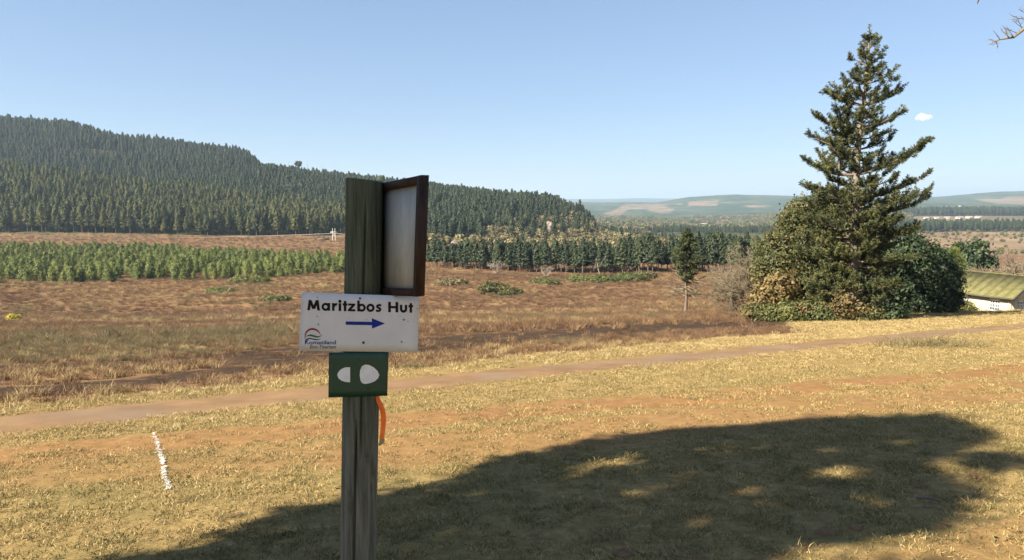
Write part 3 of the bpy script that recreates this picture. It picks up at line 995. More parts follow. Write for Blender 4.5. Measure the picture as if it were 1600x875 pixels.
    # low shrubs along the front foot
    spots = [(1190, 52.0, 1.0, 'broad', 'low yellow green shrub at the left end of the bush group'),
             (1228, 50.8, 1.2, 'shrub', 'low yellow green shrub below the withered small tree'),
             (1262, 50.4, 1.3, 'broad', 'pale green shrub under the yellowing broad-leaved tree'),
             (1292, 49.8, 1.2, 'shrub', 'bushy green shrub just left of the tall conifer foot'),
             (1352, 49.4, 0.95, 'broad', 'low dull green shrub just right of the tall conifer foot'),
             (1388, 49.4, 0.85, 'darkleaf', 'dark low shrub in the shade right of the tall conifer'),
             (1462, 52.0, 1.2, 'darkleaf', 'dark low shrub at the foot of the young pine'),
             (1500, 60.0, 1.3, 'shrub', 'yellow green shrub in front of the cream house wall'),
             (1522, 63, 1.0, 'brownleaf', 'dry pale brown bush in front of the cream house wall')]
    for i, (X, dep, sz, m, lab) in enumerate(spots):
        sz *= 0.8
        p = at(X, 0, dep if X > 1455 else HOOP[1] + dep - 50.6)
        tr, cr = leafy(60 + i, [((0, 0, sz * 0.55), (sz * 1.15, sz * 0.8, sz * 0.65), 70), ((sz * 0.5, -0.2, sz * 0.4), (sz * 0.8, sz * 0.6, sz * 0.5), 40)], 0.085, 0.20, 40,
                       [((0, 0, 0), (0.1, 0, sz * 0.8), 0.03), ((0.2, 0, 0), (-0.3, 0, sz * 0.7), 0.025)], tint=(0.1, 0.9))
        tree_thing('shrub', lab, 'shrub', p, tr, cr, 'twig', m, trunk='stems', crown='foliage')
    # dry weeds (reddish) at the very foot of the pine
    p = at(1325, 0, HOOP[1] - 1.3)
    tr, cr = leafy(81, [((0, 0, 0.8), (1.1, 0.5, 0.9), 60)], 0.10, 0.2, 22, [((q * 0.3, 0, 0), (q * 0.36, 0, 1.6), 0.015) for q in range(-3, 4)], tint=(0.0, 0.6))
    tree_thing('shrub', 'dry reddish weeds right at the foot of the tall conifer', 'shrub', p, tr, cr, 'twig', 'brownleaf', trunk='stems', crown='foliage')


bush_group()


# ------------------------------------------------------------------ plantation on the hill: individuals in front, the rest one forest
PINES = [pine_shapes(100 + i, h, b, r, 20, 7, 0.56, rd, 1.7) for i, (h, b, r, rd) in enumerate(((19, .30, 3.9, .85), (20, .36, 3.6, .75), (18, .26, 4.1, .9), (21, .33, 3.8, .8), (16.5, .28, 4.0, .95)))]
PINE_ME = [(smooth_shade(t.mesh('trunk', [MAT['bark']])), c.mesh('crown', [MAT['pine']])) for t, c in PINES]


STAND_ME = [(a, c.mesh('crown', [MAT['pine_old']])) for (a, _), (_, c) in zip(PINE_ME, PINES)]


def pine_individual(k, x, y, s, rz, label, group, name='pine_tree', ME=PINE_ME):
    e = empty(name, (x, y, zat(x, y) - 0.2), label, 'tree', group)
    e.rotation_euler = (0, 0, rz); e.scale = (s, s, s)
    obj('trunk', ME[k][0], e); obj('crown', ME[k][1], e)
    return e


def grid_points(x0, x1, y0, y1, step, rng, jit=0.36):
    gx, gy = np.meshgrid(np.arange(x0, x1, step), np.arange(y0, y1, step))
    gx = gx + (np.arange(gx.shape[0]) % 2)[:, None] * step * 0.5
    p = np.stack([gx.ravel(), gy.ravel()], 1)
    return p + rng.normal(size=p.shape) * step * jit * 0.6


def pine_protos():
    protos = []
    for t, c in PINES:
        mb = MB(); V, F, T, M = t.arrays(); mb.V.append(V); mb.F.append(F); mb.T.append(T); mb.M.append(M); mb.n = len(V)
        V, F, T, M = c.arrays(); mb.V.append(V); mb.F.append(np.where(F < 0, -10**7, F + mb.n)); mb.T.append(T); mb.M.append(M + 1); mb.n += len(V)
        protos.append(mb)
    return protos


def forest():
    rng = np.random.default_rng(77)
    p = grid_points(-1000, 160, 440, 1270, 4.9, rng)
    u = p[:, 0] / p[:, 1]
    p = p[(u > -0.82) & (u < 0.14)]
    m = forest_mask(p[:, 0], p[:, 1])
    X = 800 + p[:, 0] / p[:, 1] * FPX
    z = H(p[:, 0], p[:, 1])
    XX, YY = pix(p[:, 0], p[:, 1], z)
    # the cleared patch high on the left, and the rocky scrub at the right end of the ridge
    clr = inpoly(XX, YY, [(105, 231), (150, 236), (215, 246), (205, 256), (150, 252), (110, 244)]) & (p[:, 1] < 1010)
    clr |= (inpoly(XX, YY, [(780, 348), (850, 336), (930, 330), (1010, 350), (1000, 400), (760, 400), (700, 392)]) & (p[:, 1] < 760) & (rng.random(len(p)) < 0.88))
    keep = m & ~clr & (rng.random(len(p)) < 0.96)
    p = p[keep]; z = z[keep]; X = XX[keep]
    # nearest to the meadow edge first
    base = np.interp(X, [-400, 0, 300, 520, 545, 600, 680, 800, 880, 930], [490, 490, 492, 505, 560, 560, 470, 455, 520, 560])
    depth_in = p[:, 1] - base
    vis = (X > -10) & (X < 560)
    order = np.argsort(np.where(vis, depth_in, 1e9))
    ind = order[:190]
    rest = np.setdiff1d(np.arange(len(p)), ind)
    for i in ind:
        x, y = p[i]
        pine_individual(int(rng.integers(0, 5)), x, y, rng.uniform(0.66, 1.05), rng.random() * 6.28,
                        'tall plantation pine in the front ranks along the foot of the left hill', 'plantation pines along the foot of the hill')
    sc = rng.uniform(0.52, 1.0, len(rest)) * np.where(p[rest, 1] > 1000, 1.05, 1.0)
    sc = sc * np.where(X[rest] > 690, 0.95, 1.0)
    protos = pine_protos()
    pts = np.column_stack([p[rest], z[rest] - 0.3])
    pid = rng.integers(0, 5, len(rest))
    old = pts[:, 1] > np.interp(X[rest], [-400, 0, 200, 390, 540, 560], [715, 712, 705, 690, 640, 300]) + (fbm(pts[:, 0] * .01, pts[:, 1] * .01, 3, 3) - .5) * 60
    rt = turn(len(rest), rng, 0.03)
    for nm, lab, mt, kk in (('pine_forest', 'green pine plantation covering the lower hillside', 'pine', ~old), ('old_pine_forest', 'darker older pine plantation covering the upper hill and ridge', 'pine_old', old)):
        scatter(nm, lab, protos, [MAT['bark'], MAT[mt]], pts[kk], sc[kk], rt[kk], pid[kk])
    # far belts on the right: two dark strips of tall trees across the valley
    q = []
    for (X0, X1, d0, d1, st) in ((1395, 1680, 1120, 1200, 7.0), (1395, 1680, 1990, 2150, 9.0), (1020, 1260, 1000, 1180, 8.5), (940, 1150, 640, 760, 8)):
        g = grid_points((X0 - 800) / FPX * d0, (X1 - 800) / FPX * d1, d0, d1, st, rng)
        XX = 800 + g[:, 0] / g[:, 1] * FPX
        g = g[(XX > X0) & (XX < X1)]
        if X0 == 940: g = g[rng.random(len(g)) < 0.35]
        if X0 == 1020: g = g[rng.random(len(g)) < 0.6]
        q.append(g)
    q = np.concatenate(q)
    pts = np.column_stack([q, H(q[:, 0], q[:, 1]) - 0.3])
    s = rng.uniform(0.75, 1.05, len(q)) * np.where(q[:, 1] > 1900, 1.25, np.where(q[:, 1] < 900, .55, np.where(q[:, 0] / q[:, 1] < .45, 0.7, 1)))
    scatter('distant_wood', 'dark belts of tall trees across the far valley', protos, [MAT['bark'], MAT['pine_old']], pts, s, turn(len(q), rng, 0.03), rng.integers(0, 5, len(q)))


forest()


def pine_row():
    """the closer stand of pines right of the signpost"""
    rng = np.random.default_rng(91)
    n = 0; rear = []
    for row, (dz, st) in enumerate(((0, 9.5), (6, 9.5), (13, 10), (21, 11))):
        for X in np.arange(668 + row * 4, 1215, st):
            Xj = X + rng.normal() * 2.0
            d0 = np.interp(Xj, [660, 720, 800, 900, 1020, 1060, 1150], [250, 236, 224, 214, 204, 212, 206])
            d = d0 + dz + rng.normal() * 1.2
            if 1022 < Xj < 1048 and row < 2: continue
            x = (Xj - 800) / FPX * d
            hgt = np.interp(Xj, [660, 760, 900, 1020, 1050, 1150], [9.2, 9.6, 9.8, 10.3, 11.5, 11.5]) * rng.uniform(0.84, 1.1)
            k = int(rng.integers(0, 5))
            lab, grp = (('mid-size pine in the stand across the meadow, right of the framed board', 'pines in the stand across the meadow') if Xj < 1035 else
                        ('slender pine in the stand behind the lone meadow pine', 'pines behind the lone meadow pine'))
            if row > 1:
                rear.append((x, d, hgt / 20.0)); continue
            e = pine_individual(k, x, d, hgt / 20.0, rng.random() * 6.28, lab, grp, ME=STAND_ME)
            e.scale = (e.scale[0] * 1.12, e.scale[1] * 1.12, e.scale[2]); n += 1
    r = np.array(rear)
    pts = np.column_stack([r[:, 0], r[:, 1], H(r[:, 0], r[:, 1]) - 0.2])
    sc = np.stack([r[:, 2] * 1.12, r[:, 2] * 1.12, r[:, 2]], 1)
    scatter('pine_stand', 'rear ranks of the pine stand across the meadow', pine_protos(), [MAT['bark'], MAT['pine_old']], pts, sc, turn(len(r), rng, 0.02), rng.integers(0, 5, len(r)))


pine_row()

YOUNG = []
for i in range(5):
    YOUNG.append(pine_shapes(200 + i, 4.2, 0.06, 1.45, 13, 6, 0.24, 0.75, 2.2))
YOUNG_ME = [(t.mesh('trunk', [MAT['bark']]), c.mesh('crown', [MAT['young']])) for t, c in YOUNG]


def young_pines():
    rng = np.random.default_rng(33)
    p = grid_points(-300, 60, 170, 345, 2.9, rng)
    z = H(p[:, 0], p[:, 1])
    X = 800 + p[:, 0] / p[:, 1] * FPX
    front = np.interp(X, [-100, 0, 200, 400, 470, 540, 700], [180, 180, 185, 192, 205, 212, 225])
    back = np.interp(X, [-100, 0, 150, 260, 330, 400, 470, 540, 600], [340, 330, 335, 325, 310, 300, 285, 275, 240]) + (fbm(p[:, 0] * .05, p[:, 1] * .05, 8, 3) - .5) * 40
    m = (p[:, 1] > front) & (p[:, 1] < back) & (X > -40) & (X < 690)
    gap = (p[:, 1] > 222) & (p[:, 1] < 232) & (X > 440)
    thin = rng.random(len(p)) < np.where(X > 600, 0.35, np.where(p[:, 1] < front + 10, 0.6, 0.85))
    m &= ~gap & thin & (fbm(p[:, 0] * .08, p[:, 1] * .08, 18, 2) > 0.27)
    p = p[m]; z = z[m]; X = X[m]; fr = (p[:, 1] - front[m])
    vis = ((X > -5) & (X < 536)) | (X > 668)
    o = np.argsort(np.where(vis, fr, 1e9))
    ind = o[:250]; rest = o[250:]
    for i in ind:
        k = int(rng.integers(0, 5)); s = rng.uniform(0.4, 1.08)
        e = empty('young_pine', (p[i, 0], p[i, 1], z[i] - 0.05), 'bright green young pine in the front of the plantation belt beyond the meadow', 'tree', 'young pines at the front of the plantation belt')
        e.scale = (s, s, s); e.rotation_euler = (0, 0, rng.random() * 6.28)
        obj('trunk', YOUNG_ME[k][0], e); obj('crown', YOUNG_ME[k][1], e)
    protos = []
    for t, c in YOUNG:
        mb = MB(); V, F, T, M = c.arrays(); mb.V.append(V); mb.F.append(F); mb.T.append(T); mb.M.append(M); mb.n = len(V)
        protos.append(mb)
    pts = np.column_stack([p[rest], z[rest] - 0.1])
    scatter('young_pine_belt', 'belt of bright green young pines beyond the meadow', protos, [MAT['young']], pts, rng.uniform(0.45, 1.05, len(rest)), turn(len(rest), rng, 0.04), rng.integers(0, 5, len(rest)))


young_pines()


# ------------------------------------------------------------------ signpost
def flat_mat(name, col, rough=0.7, spec=0.12):
    t = NT(name)
    nz = t.noise(40, 4, 0.6)
    c = np.array(col)
    return t.principled(t.ramp(nz, [(0.3, tuple(c * 0.9)), (0.7, tuple(np.minimum(c * 1.08, 1)))]), rough, spec)


def signpost():
    D = 2.35
    b = P(559.5, 875, D); tp = P(569.5, 282, D)
    ax = unit(tp - b); gz = zat(b[0], D)
    foot = b + ax * ((gz - 0.25 - b[2]) / ax[2])
    g0 = b + ax * ((gz - b[2]) / ax[2])
    root = empty('sign_post', g0, 'round weathered green-grey wooden post carrying trail signs and a framed board', 'signpost')

    def loc(V): return np.asarray(V, float) - g0
    # --- post: weathered pole with drying cracks cut into it
    rng = np.random.default_rng(2)
    na, nz = 120, 90
    th = np.arange(na) * 2 * math.pi / na
    zz = np.linspace(0, 1, nz)
    L = np.linalg.norm(tp - foot)
    TH, ZZ = np.meshgrid(th, zz)
    R = 0.0605 + 0.0012 * (1 - ZZ)
    R = R + 0.0011 * (vnoise(TH * 14, ZZ * 5, 3) - 0.5) + 0.0008 * (vnoise(TH * 36, ZZ * 9, 4) - 0.5) + 0.0015 * (vnoise(TH * 2, ZZ * 3, 6) - .5)

    def crack(a0, z0, z1, depth, wander, w, sd):
        c = a0 + wander * (vnoise(ZZ * 4 + sd, ZZ * 0, sd) - 0.5)
        m = smooth(z0, z0 + 0.04, ZZ) * smooth(z1, z1 - 0.06, ZZ)
        dd = np.abs((TH - c + math.pi) % (2 * math.pi) - math.pi)
        return depth * m * smooth(w, w * 0.25, dd)
    front = -math.pi / 2 + 2 * math.pi  # towards the camera
    for a0, z0, z1, dp, w in ((front + 0.28, 0.58, 0.99, 0.016, 0.075), (front + 0.02, 0.05, 0.66, 0.022, 0.09), (front + 0.62, 0.70, 0.86, 0.014, 0.07),
                              (front - 0.5, 0.2, 0.5, 0.005, 0.03), (front - 0.25, 0.80, 0.99, 0.004, 0.03), (front + 0.55, 0.92, 1.0, 0.005, 0.03)):
        R = R - crack(a0 % (2 * math.pi), z0, z1, dp, 0.16, w, int(a0 * 50) % 97)
    up = ax; e1 = unit(np.cross(np.array([0, 1.0, 0]), up)); e2 = np.cross(up, e1)
    # e1 points along +-x, e2 along +-y
    if e1[0] < 0: e1 = -e1
    e2 = np.cross(up, e1)
    if e2[1] < 0: e2 = -e2
    tilt = 0.006 * np.cos(TH)
    V = foot + (ZZ * L)[..., None] * up + (R * np.cos(TH))[..., None] * e1 + (R * np.sin(TH))[..., None] * e2
    V[-1] += (-0.004 * np.cos(th) * 1.0)[:, None] * up
    mb = MB()
    i = np.arange(nz - 1)[:, None] * na; j = np.arange(na)[None]; k = (j + 1) % na
    mb.add(loc(V.reshape(-1, 3)), np.stack([i + j, i + k, i + na + k, i + na + j], -1).reshape(-1, 4))
    rings = [V[-1]]
    c = tp
    for q, dz in ((0.93, 0.003), (0.5, 0.004), (0.08, 0.003)):
        rings.append(c + (V[-1] - c) * q + up * dz)
    cap = np.concatenate(rings)
    i = np.arange(len(rings) - 1)[:, None] * na
    mb.add(loc(cap), np.stack([i + j, i + k, i + na + k, i + na + j], -1).reshape(-1, 4), 1.0)
    t = NT('treated_post_wood')
    co = t.coord()
    gr = t.noise(30, 6, 0.7, co, (2.2, 2.2, 0.10))
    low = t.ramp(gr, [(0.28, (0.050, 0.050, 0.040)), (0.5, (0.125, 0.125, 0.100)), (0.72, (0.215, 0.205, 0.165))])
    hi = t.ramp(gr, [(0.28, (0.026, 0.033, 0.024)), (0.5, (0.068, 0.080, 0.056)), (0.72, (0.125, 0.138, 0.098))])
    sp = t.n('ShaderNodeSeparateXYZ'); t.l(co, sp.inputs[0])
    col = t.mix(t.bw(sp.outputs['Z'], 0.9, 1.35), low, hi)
    st = t.noise(9, 4, 0.6, co, (1.5, 1.5, 0.6))
    col = t.mix(t.math('MULTIPLY', t.bw(st, 0.60, 0.72), 0.7), col, (0.05, 0.04, 0.03))
    col = t.mix(t.math('MULTIPLY', t.bw(t.noise(70, 3, 0.6, co, (1, 1, 0.5)), 0.66, 0.76), 0.5), col, (0.24, 0.25, 0.20))
    t.principled(col, 0.85, 0.15, t.bump(gr, 0.5, 0.004))
    obj('post', smooth_shade(mb.mesh('post', [t.m])), root)

    # --- helper: flat plate by four photo points standing at one distance
    def plate(name, px, d, th_, mat, bend=None, parent=root, nx=14, ny=8):
        TL, TR, BR, BL = [P(x, y, d) for x, y in px]
        a = np.linspace(0, 1, nx)[None, :, None]; bb = np.linspace(0, 1, ny)[:, None, None]
        g = (TL * (1 - a) + TR * a) * (1 - bb) + (BL * (1 - a) + BR * a) * bb
        if bend is not None: g[..., 1] += bend(a[..., 0] + 0 * bb[..., 0], bb[..., 0] + 0 * a[..., 0])
        bk = g.copy(); bk[..., 1] += th_
        V = np.concatenate([g.reshape(-1, 3), bk.reshape(-1, 3)])
        n = nx * ny; idx = np.arange(n).reshape(ny, nx)
        q = lambda A: np.stack([A[:-1, :-1], A[1:, :-1], A[1:, 1:], A[:-1, 1:]], -1).reshape(-1, 4)
        F = [q(idx), q(idx + n)[:, ::-1]]
        for e in (idx[0], idx[-1][::-1], idx[:, 0][::-1], idx[:, -1]):
            F.append(np.stack([e[:-1], e[1:], e[1:] + n, e[:-1] + n], -1))
        m = MB(); m.add(loc(V), np.concatenate(F))
        return obj(name, m.mesh(name, [mat]), parent)

    def disc(px, py, r, d, n=16):
        return [(px + r * math.cos(q * 2 * math.pi / n), py + r * math.sin(q * 2 * math.pi / n)) for q in range(n)]

    def print_poly(mb, pts, d, lay):
        """flat printed shape: outline in photo points on the board at distance d"""
        V = np.array([loc(P(x, y, d - 0.0007 - 0.00008 * lay)) for x, y in pts])
        c = V.mean(0); n = len(V)
        mb.add(np.concatenate([V, c[None]]), [[q, n, (q + 1) % n] for q in range(n)])

    def strip(mb, A, B, d, lay):
        V = np.array([loc(P(x, y, d - 0.0007 - 0.00008 * lay)) for x, y in list(A) + list(B)])
        n = len(A)
        mb.add(V, [[q, q + n, q + n + 1, q + 1] for q in range(n - 1)])

    def ribbon(pts, w):
        pts = np.array(pts, float); dv = unit(np.gradient(pts, axis=0)); nv = np.stack([-dv[:, 1], dv[:, 0]], 1)
        w = np.broadcast_to(np.asarray(w, float), (len(pts),))[:, None] / 2
        return pts + nv * w, pts - nv * w

    # --- white name board
    D1 = 2.280
    t = NT('white_sign_enamel'); co = t.coord()
    c = t.ramp(t.noise(7, 5, 0.6, co), [(0.3, (0.50, 0.515, 0.54)), (0.6, (0.59, 0.605, 0.63))])
    c = t.mix(t.math('MULTIPLY', t.bw(t.noise(28, 5, 0.7, co), 0.60, 0.78), 0.35), c, (0.45, 0.43, 0.40))
    c = t.mix(t.math('MULTIPLY', t.bw(t.noise(120, 2, 0.5, co), 0.70, 0.76), 0.5), c, (0.35, 0.33, 0.30))
    t.principled(c, 0.35, 0.45, t.bump(t.noise(9, 3, 0.5, co), 0.12, 0.02))
    nb = plate('name_board', [(471, 457), (655, 463), (652.5, 550.5), (467, 548)], D1, 0.0025, t.m)
    nb['label'] = 'white rectangular name board with black lettering and a blue arrow'
    black = flat_mat('black_print', (0.012, 0.012, 0.013)); blue = flat_mat('blue_print', (0.012, 0.030, 0.22)); navy = flat_mat('navy_print', (0.012, 0.018, 0.10))
    green = flat_mat('green_print', (0.05, 0.14, 0.045)); red = flat_mat('red_print', (0.24, 0.025, 0.022)); dgreen = flat_mat('dark_green_print', (0.03, 0.075, 0.04))

    def cpx(x, y): return (460 + x / 8.0, 455 + y / 8.0)   # enlargement of the board, eight to one

    def base_y(x): return 238 + (x - 160) * 0.0242

    def letter(x0, shapes):
        m = MB()
        for lay, (kind, *a) in enumerate(shapes):
            if kind == 'q':
                pts = [cpx(x0 + x + 0.03 * 0, base_y(x0) - y + (x) * 0.0242) for x, y in a[0]]
                V = [loc(P(px, py, D1 - 0.0007 - 0.00008 * lay)) for px, py in pts]
                m.add(np.array(V), [list(range(len(V)))] if len(V) == 4 else [[0, i, i + 1] for i in range(1, len(V) - 1)])
            elif kind == 'arc':
                cx, cy, R, r, d0, d1 = a
                q = np.radians(np.linspace(d0, d1, 25))
                A = [cpx(x0 + cx + R * math.cos(v), base_y(x0) - (cy + R * math.sin(v)) + cx * 0.0242) for v in q]
                B = [cpx(x0 + cx + r * math.cos(v), base_y(x0) - (cy + r * math.sin(v)) + cx * 0.0242) for v in q]
                strip(m, A, B, D1, lay)
            elif kind == 'rib':
                pts = np.array(a[0], float); tt = np.linspace(0, len(pts) - 1, 40)
                # Catmull-Rom
                pp = np.vstack([2 * pts[0] - pts[1], pts, 2 * pts[-1] - pts[-2]]); out = []
                for v in tt:
                    i = min(int(v), len(pts) - 2); f = v - i; p0, p1, p2, p3 = pp[i:i + 4]
                    out.append(0.5 * (2 * p1 + (p2 - p0) * f + (2 * p0 - 5 * p1 + 4 * p2 - p3) * f * f + (3 * p1 - p0 - 3 * p2 + p3) * f ** 3))
                A, B = ribbon(out, a[1])
                strip(m, [cpx(x0 + x, base_y(x0) - y) for x, y in A], [cpx(x0 + x, base_y(x0) - y) for x, y in B], D1, lay)
        obj('letter', m.mesh('letter', [black]), nb)

    def bar(x0, x1, y0, y1): return ('q', [(x0, y0), (x1, y0), (x1, y1), (x0, y1)])

    def slant(xa, ya, xb, yb, w): return ('q', [(xa - w / 2, ya), (xa + w / 2, ya), (xb + w / 2, yb), (xb - w / 2, yb)])
    letter(160, [slant(17, 0, 36, 130, 34), slant(34, 130, 80, 18, 36), slant(126, 130, 80, 18, 36), slant(143, 0, 124, 130, 34)])
    letter(340, [('arc', 50, 48, 51, 22, 0, 360), bar(76, 106, 0, 97)])
    letter(470, [bar(0, 31, 0, 97), ('arc', 56, 50, 48, 18, 75, 180)])
    letter(552, [bar(0, 33, 0, 97), ('arc', 16.5, 121, 20, 0.5, 0, 360)])
    letter(603, [bar(14, 46, 0, 128), bar(0, 60, 70, 97)])
    letter(668, [bar(4, 92, 71, 97), bar(0, 94, 0, 26), slant(20, 20, 72, 78, 40)])
    letter(785, [bar(0, 31, 0, 138), ('arc', 56, 48, 51, 22, 0, 360)])
    letter(900, [('arc', 51, 49, 52, 22, 0, 360)])
    letter(1015, [('rib', [(70, 78), (44, 86), (20, 74), (26, 56), (50, 44), (58, 26), (36, 11), (4, 20)], 27)])
    letter(1172, [bar(0, 34, 0, 130), bar(92, 126, 0, 130), bar(30, 96, 50, 79)])
    letter(1318, [bar(0, 31, 40, 97), bar(61, 92, 40, 97), ('arc', 46, 44, 46, 15, 180, 360)])
    letter(1426, [bar(14, 45, 0, 120), bar(0, 58, 68, 95)])
    m = MB()
    for lay, q in enumerate(([(640, 378), (972, 383), (972, 425), (640, 420)], [(968, 338), (1132, 404), (970, 468)])):
        V = np.array([loc(P(*cpx(x, y), D1 - 0.0007 - 0.00008 * lay)) for x, y in q])
        m.add(V, [list(range(len(V)))])
    obj('arrow', m.mesh('arrow', [blue]), nb)

    def spx(x, y): return (460 + x / 16.0, 505 + y / 16.0)

    def logo(name, pts, w, mat, lay):
        pts = np.array(pts, float); tt = np.linspace(0, len(pts) - 1, 40)
        xs = np.stack([np.interp(tt, np.arange(len(pts)), pts[:, i]) for i in (0, 1)], 1)
        for _ in range(6): xs[1:-1] = (xs[:-2] + 2 * xs[1:-1] + xs[2:]) / 4
        A, B = ribbon(xs, np.interp(np.linspace(0, 1, 40), np.linspace(0, 1, len(w)), w))
        m = MB(); strip(m, [spx(*p) for p in A], [spx(*p) for p in B], D1, lay)
        obj(name, m.mesh(name, [mat]), nb)
    logo('logo_arc', [(268, 400), (264, 320), (275, 260), (320, 195), (390, 150), (470, 140), (560, 170), (615, 225), (655, 285)], [14, 18, 30, 42, 46, 46, 40, 26, 8], red, 2)
    logo('logo_wave', [(285, 345), (330, 310), (400, 300), (480, 320), (560, 345), (630, 335), (700, 292)], [4, 26, 44, 48, 40, 22, 4], green, 3)
    logo('logo_wave', [(275, 460), (300, 410), (370, 380), (440, 390), (530, 412), (600, 412), (660, 388)], [30, 34, 30, 26, 26, 18, 4], navy, 4)

    def text(name, body, x0, x1, yb, cap, mat, offset, shear, lay, slope):
        cu = bpy.data.curves.new(name, 'FONT'); cu.body = body; cu.size = 1.0; cu.offset = offset; cu.shear = shear
        cu.resolution_u = 3
        tmp = bpy.data.objects.new(name, cu); C.objects.link(tmp)
        dg = bpy.context.evaluated_depsgraph_get(); dg.update()
        me = bpy.data.meshes.new_from_object(tmp.evaluated_get(dg))
        bpy.data.objects.remove(tmp); bpy.data.curves.remove(cu)
        co_ = np.zeros(len(me.vertices) * 3); me.vertices.foreach_get('co', co_); co_ = co_.reshape(-1, 3)
        lo = co_.min(0); hi = co_.max(0)
        X = x0 + (co_[:, 0] - lo[0]) / (hi[0] - lo[0]) * (x1 - x0)
        Y = yb - (co_[:, 1]) / hi[1] * cap + (X - x0) * slope
        V = np.array([loc(P(*spx(a, b_), D1 - 0.0007 - 0.00008 * lay)) for a, b_ in zip(X, Y)])
        me.vertices.foreach_set('co', V.astype(np.float32).reshape(-1)); me.update()
        me.materials.clear(); me.materials.append(mat)
        obj(name, me, nb)
    text('lettering', 'Komatiland', 262, 1038, 526, 95, blue, 0.010, 0.0, 5, 0.0)
    text('lettering', 'Eco-Tourism', 385, 1036, 632, 88, dgreen, 0.004, 0.28, 5, 0.004)
    dark = flat_mat('screw_dark', (0.03, 0.03, 0.033), 0.5, 0.5)
    grime = flat_mat('nail_mark', (0.17, 0.16, 0.15))

    def knob(px, py, r_px, d, mat, parent, name='screw'):
        c = P(px, py, d); r = r_px * d / FPX; m = MB(); n = 14
        th_ = np.arange(n) * 2 * math.pi / n
        r0 = np.stack([c[0] + r * np.cos(th_), np.full(n, d - 0.0006), c[2] + r * np.sin(th_)], 1)
        r1 = np.stack([c[0] + r * 0.75 * np.cos(th_), np.full(n, d - 0.0022), c[2] + r * 0.75 * np.sin(th_)], 1)
        V = np.concatenate([r0, r1, [[c[0], d - 0.0026, c[2]]]])
        F = [[q, (q + 1) % n, n + (q + 1) % n, n + q] for q in range(n)]
        m.add(loc(V), F); m.add(loc(V), [[n + q, n + (q + 1) % n, 2 * n] for q in range(n)])
        obj(name, m.mesh(name, [mat]), parent)
    for x, y, r in ((820, 90, 15), (863, 643, 17)): knob(*cpx(x, y), r / 8, D1, dark, nb)
    for x, y, r in ((290, 75, 7), (283, 315, 8), (300, 415, 10), (1368, 356, 13), (1340, 632, 11), (1275, 64, 7), (1541, 218, 7), (903, 356, 6), (1420, 378, 6)):
        knob(*cpx(x, y), r / 8, D1, grime, nb, 'nail')

    # --- green trail marker with white hoof print
    D2 = 2.283
    t = NT('green_marker_enamel'); co = t.coord()
    c = t.ramp(t.noise(9, 4, 0.6, co), [(0.3, (0.008, 0.040, 0.024)), (0.7, (0.014, 0.056, 0.034))])
    t.principled(c, 0.4, 0.4, t.bump(t.noise(12, 3, 0.5, co), 0.1, 0.02))
    gm = plate('trail_marker', [(514, 551), (607, 549.5), (605, 618.5), (513, 621)], D2, 0.002, t.m)
    gm['label'] = 'green square marker with two white hoof shaped marks'
    white = flat_mat('white_print', (0.70, 0.70, 0.70))

    def gpx(x, y): return (440 + x / 3.365, 440 + y / 3.365)
    m = MB()
    pts = [(360, 450), (335, 451), (313, 460), (299, 474), (292, 490), (299, 508), (315, 521), (338, 528), (360, 529)]
    print_poly(m, [gpx(*p) for p in pts], D2, 0)
    obj('hoof_mark', m.mesh('hoof_mark', [white]), gm)
    m = MB()
    pts = [(440, 436), (462, 439), (486, 452), (505, 471), (514, 491), (508, 508), (490, 524), (465, 534), (440, 538), (424, 534), (415, 520), (411, 495), (412, 468), (422, 445)]
    print_poly(m, [gpx(*p) for p in pts], D2, 0)
    obj('hoof_mark', m.mesh('hoof_mark', [white]), gm)
    for x, y in ((407, 413), (455, 566)): knob(*gpx(x, y), 1.9, D2, dark, gm)

    # --- framed notice board fixed to the far right side of the post, turned to the left
    dl, dr = 2.40, 2.15
    TL = P(593, 288, dl); TR = P(665, 273.5, dr); BR = P(658, 463, dr); BL = P(590, 460, dl)
    fx = unit((TR - TL) * [1, 1, 0]); nrm = np.array([fx[1], -fx[0], 0])           # towards the viewer's left
    if nrm[1] > 0: nrm = -nrm
    wood = NT('dark_frame_wood'); co = wood.coord()
    g = wood.noise(22, 5, 0.7, co, (2, 2, 0.4))
    wood.principled(wood.ramp(g, [(0.3, (0.012, 0.007, 0.005)), (0.55, (0.034, 0.018, 0.013)), (0.8, (0.075, 0.038, 0.026))]), 0.7, 0.25, wood.bump(g, 0.4, 0.004))
    fr = bpy.data.objects.new('notice_frame', None); C.objects.link(fr); fr.parent = root
    fr['label'] = 'dark brown wooden frame holding an empty grey white panel'

    def q3(a, bb, off): return (TL * (1 - a) + TR * a) * (1 - bb) + (BL * (1 - a) + BR * a) * bb + nrm * off

    def beam(a0, a1, b0, b1, o0, o1):
        V = np.array([q3(a0, b1, o0), q3(a1, b1, o0), q3(a1, b1, o1), q3(a0, b1, o1), q3(a0, b0, o0), q3(a1, b0, o0), q3(a1, b0, o1), q3(a0, b0, o1)])
        m = MB(); m.hexa(loc(V)); return m.mesh('frame_rail', [wood.m])
    wS = 0.085; wT = 0.07
    for a in ((0, wS, 0, 1), (1 - wS, 1, 0, 1)): obj('frame_stile', beam(*a, -0.012, 0.015), fr)
    for a in ((wS, 1 - wS, 0, wT), (wS, 1 - wS, 1 - wT * 0.9, 1)): obj('frame_rail', beam(*a, -0.010, 0.013), fr)
    t = NT('faded_panel'); co = t.coord()
    c = t.ramp(t.noise(8, 5, 0.65, co, (1, 1, 0.35)), [(0.3, (0.24, 0.25, 0.245)), (0.5, (0.34, 0.35, 0.335)), (0.7, (0.45, 0.455, 0.43))])
    c = t.mix(t.math('MULTIPLY', t.bw(t.noise(26, 4, 0.7, co, (1, 1, 0.12)), 0.55, 0.75), 0.5), c, (0.24, 0.25, 0.23))
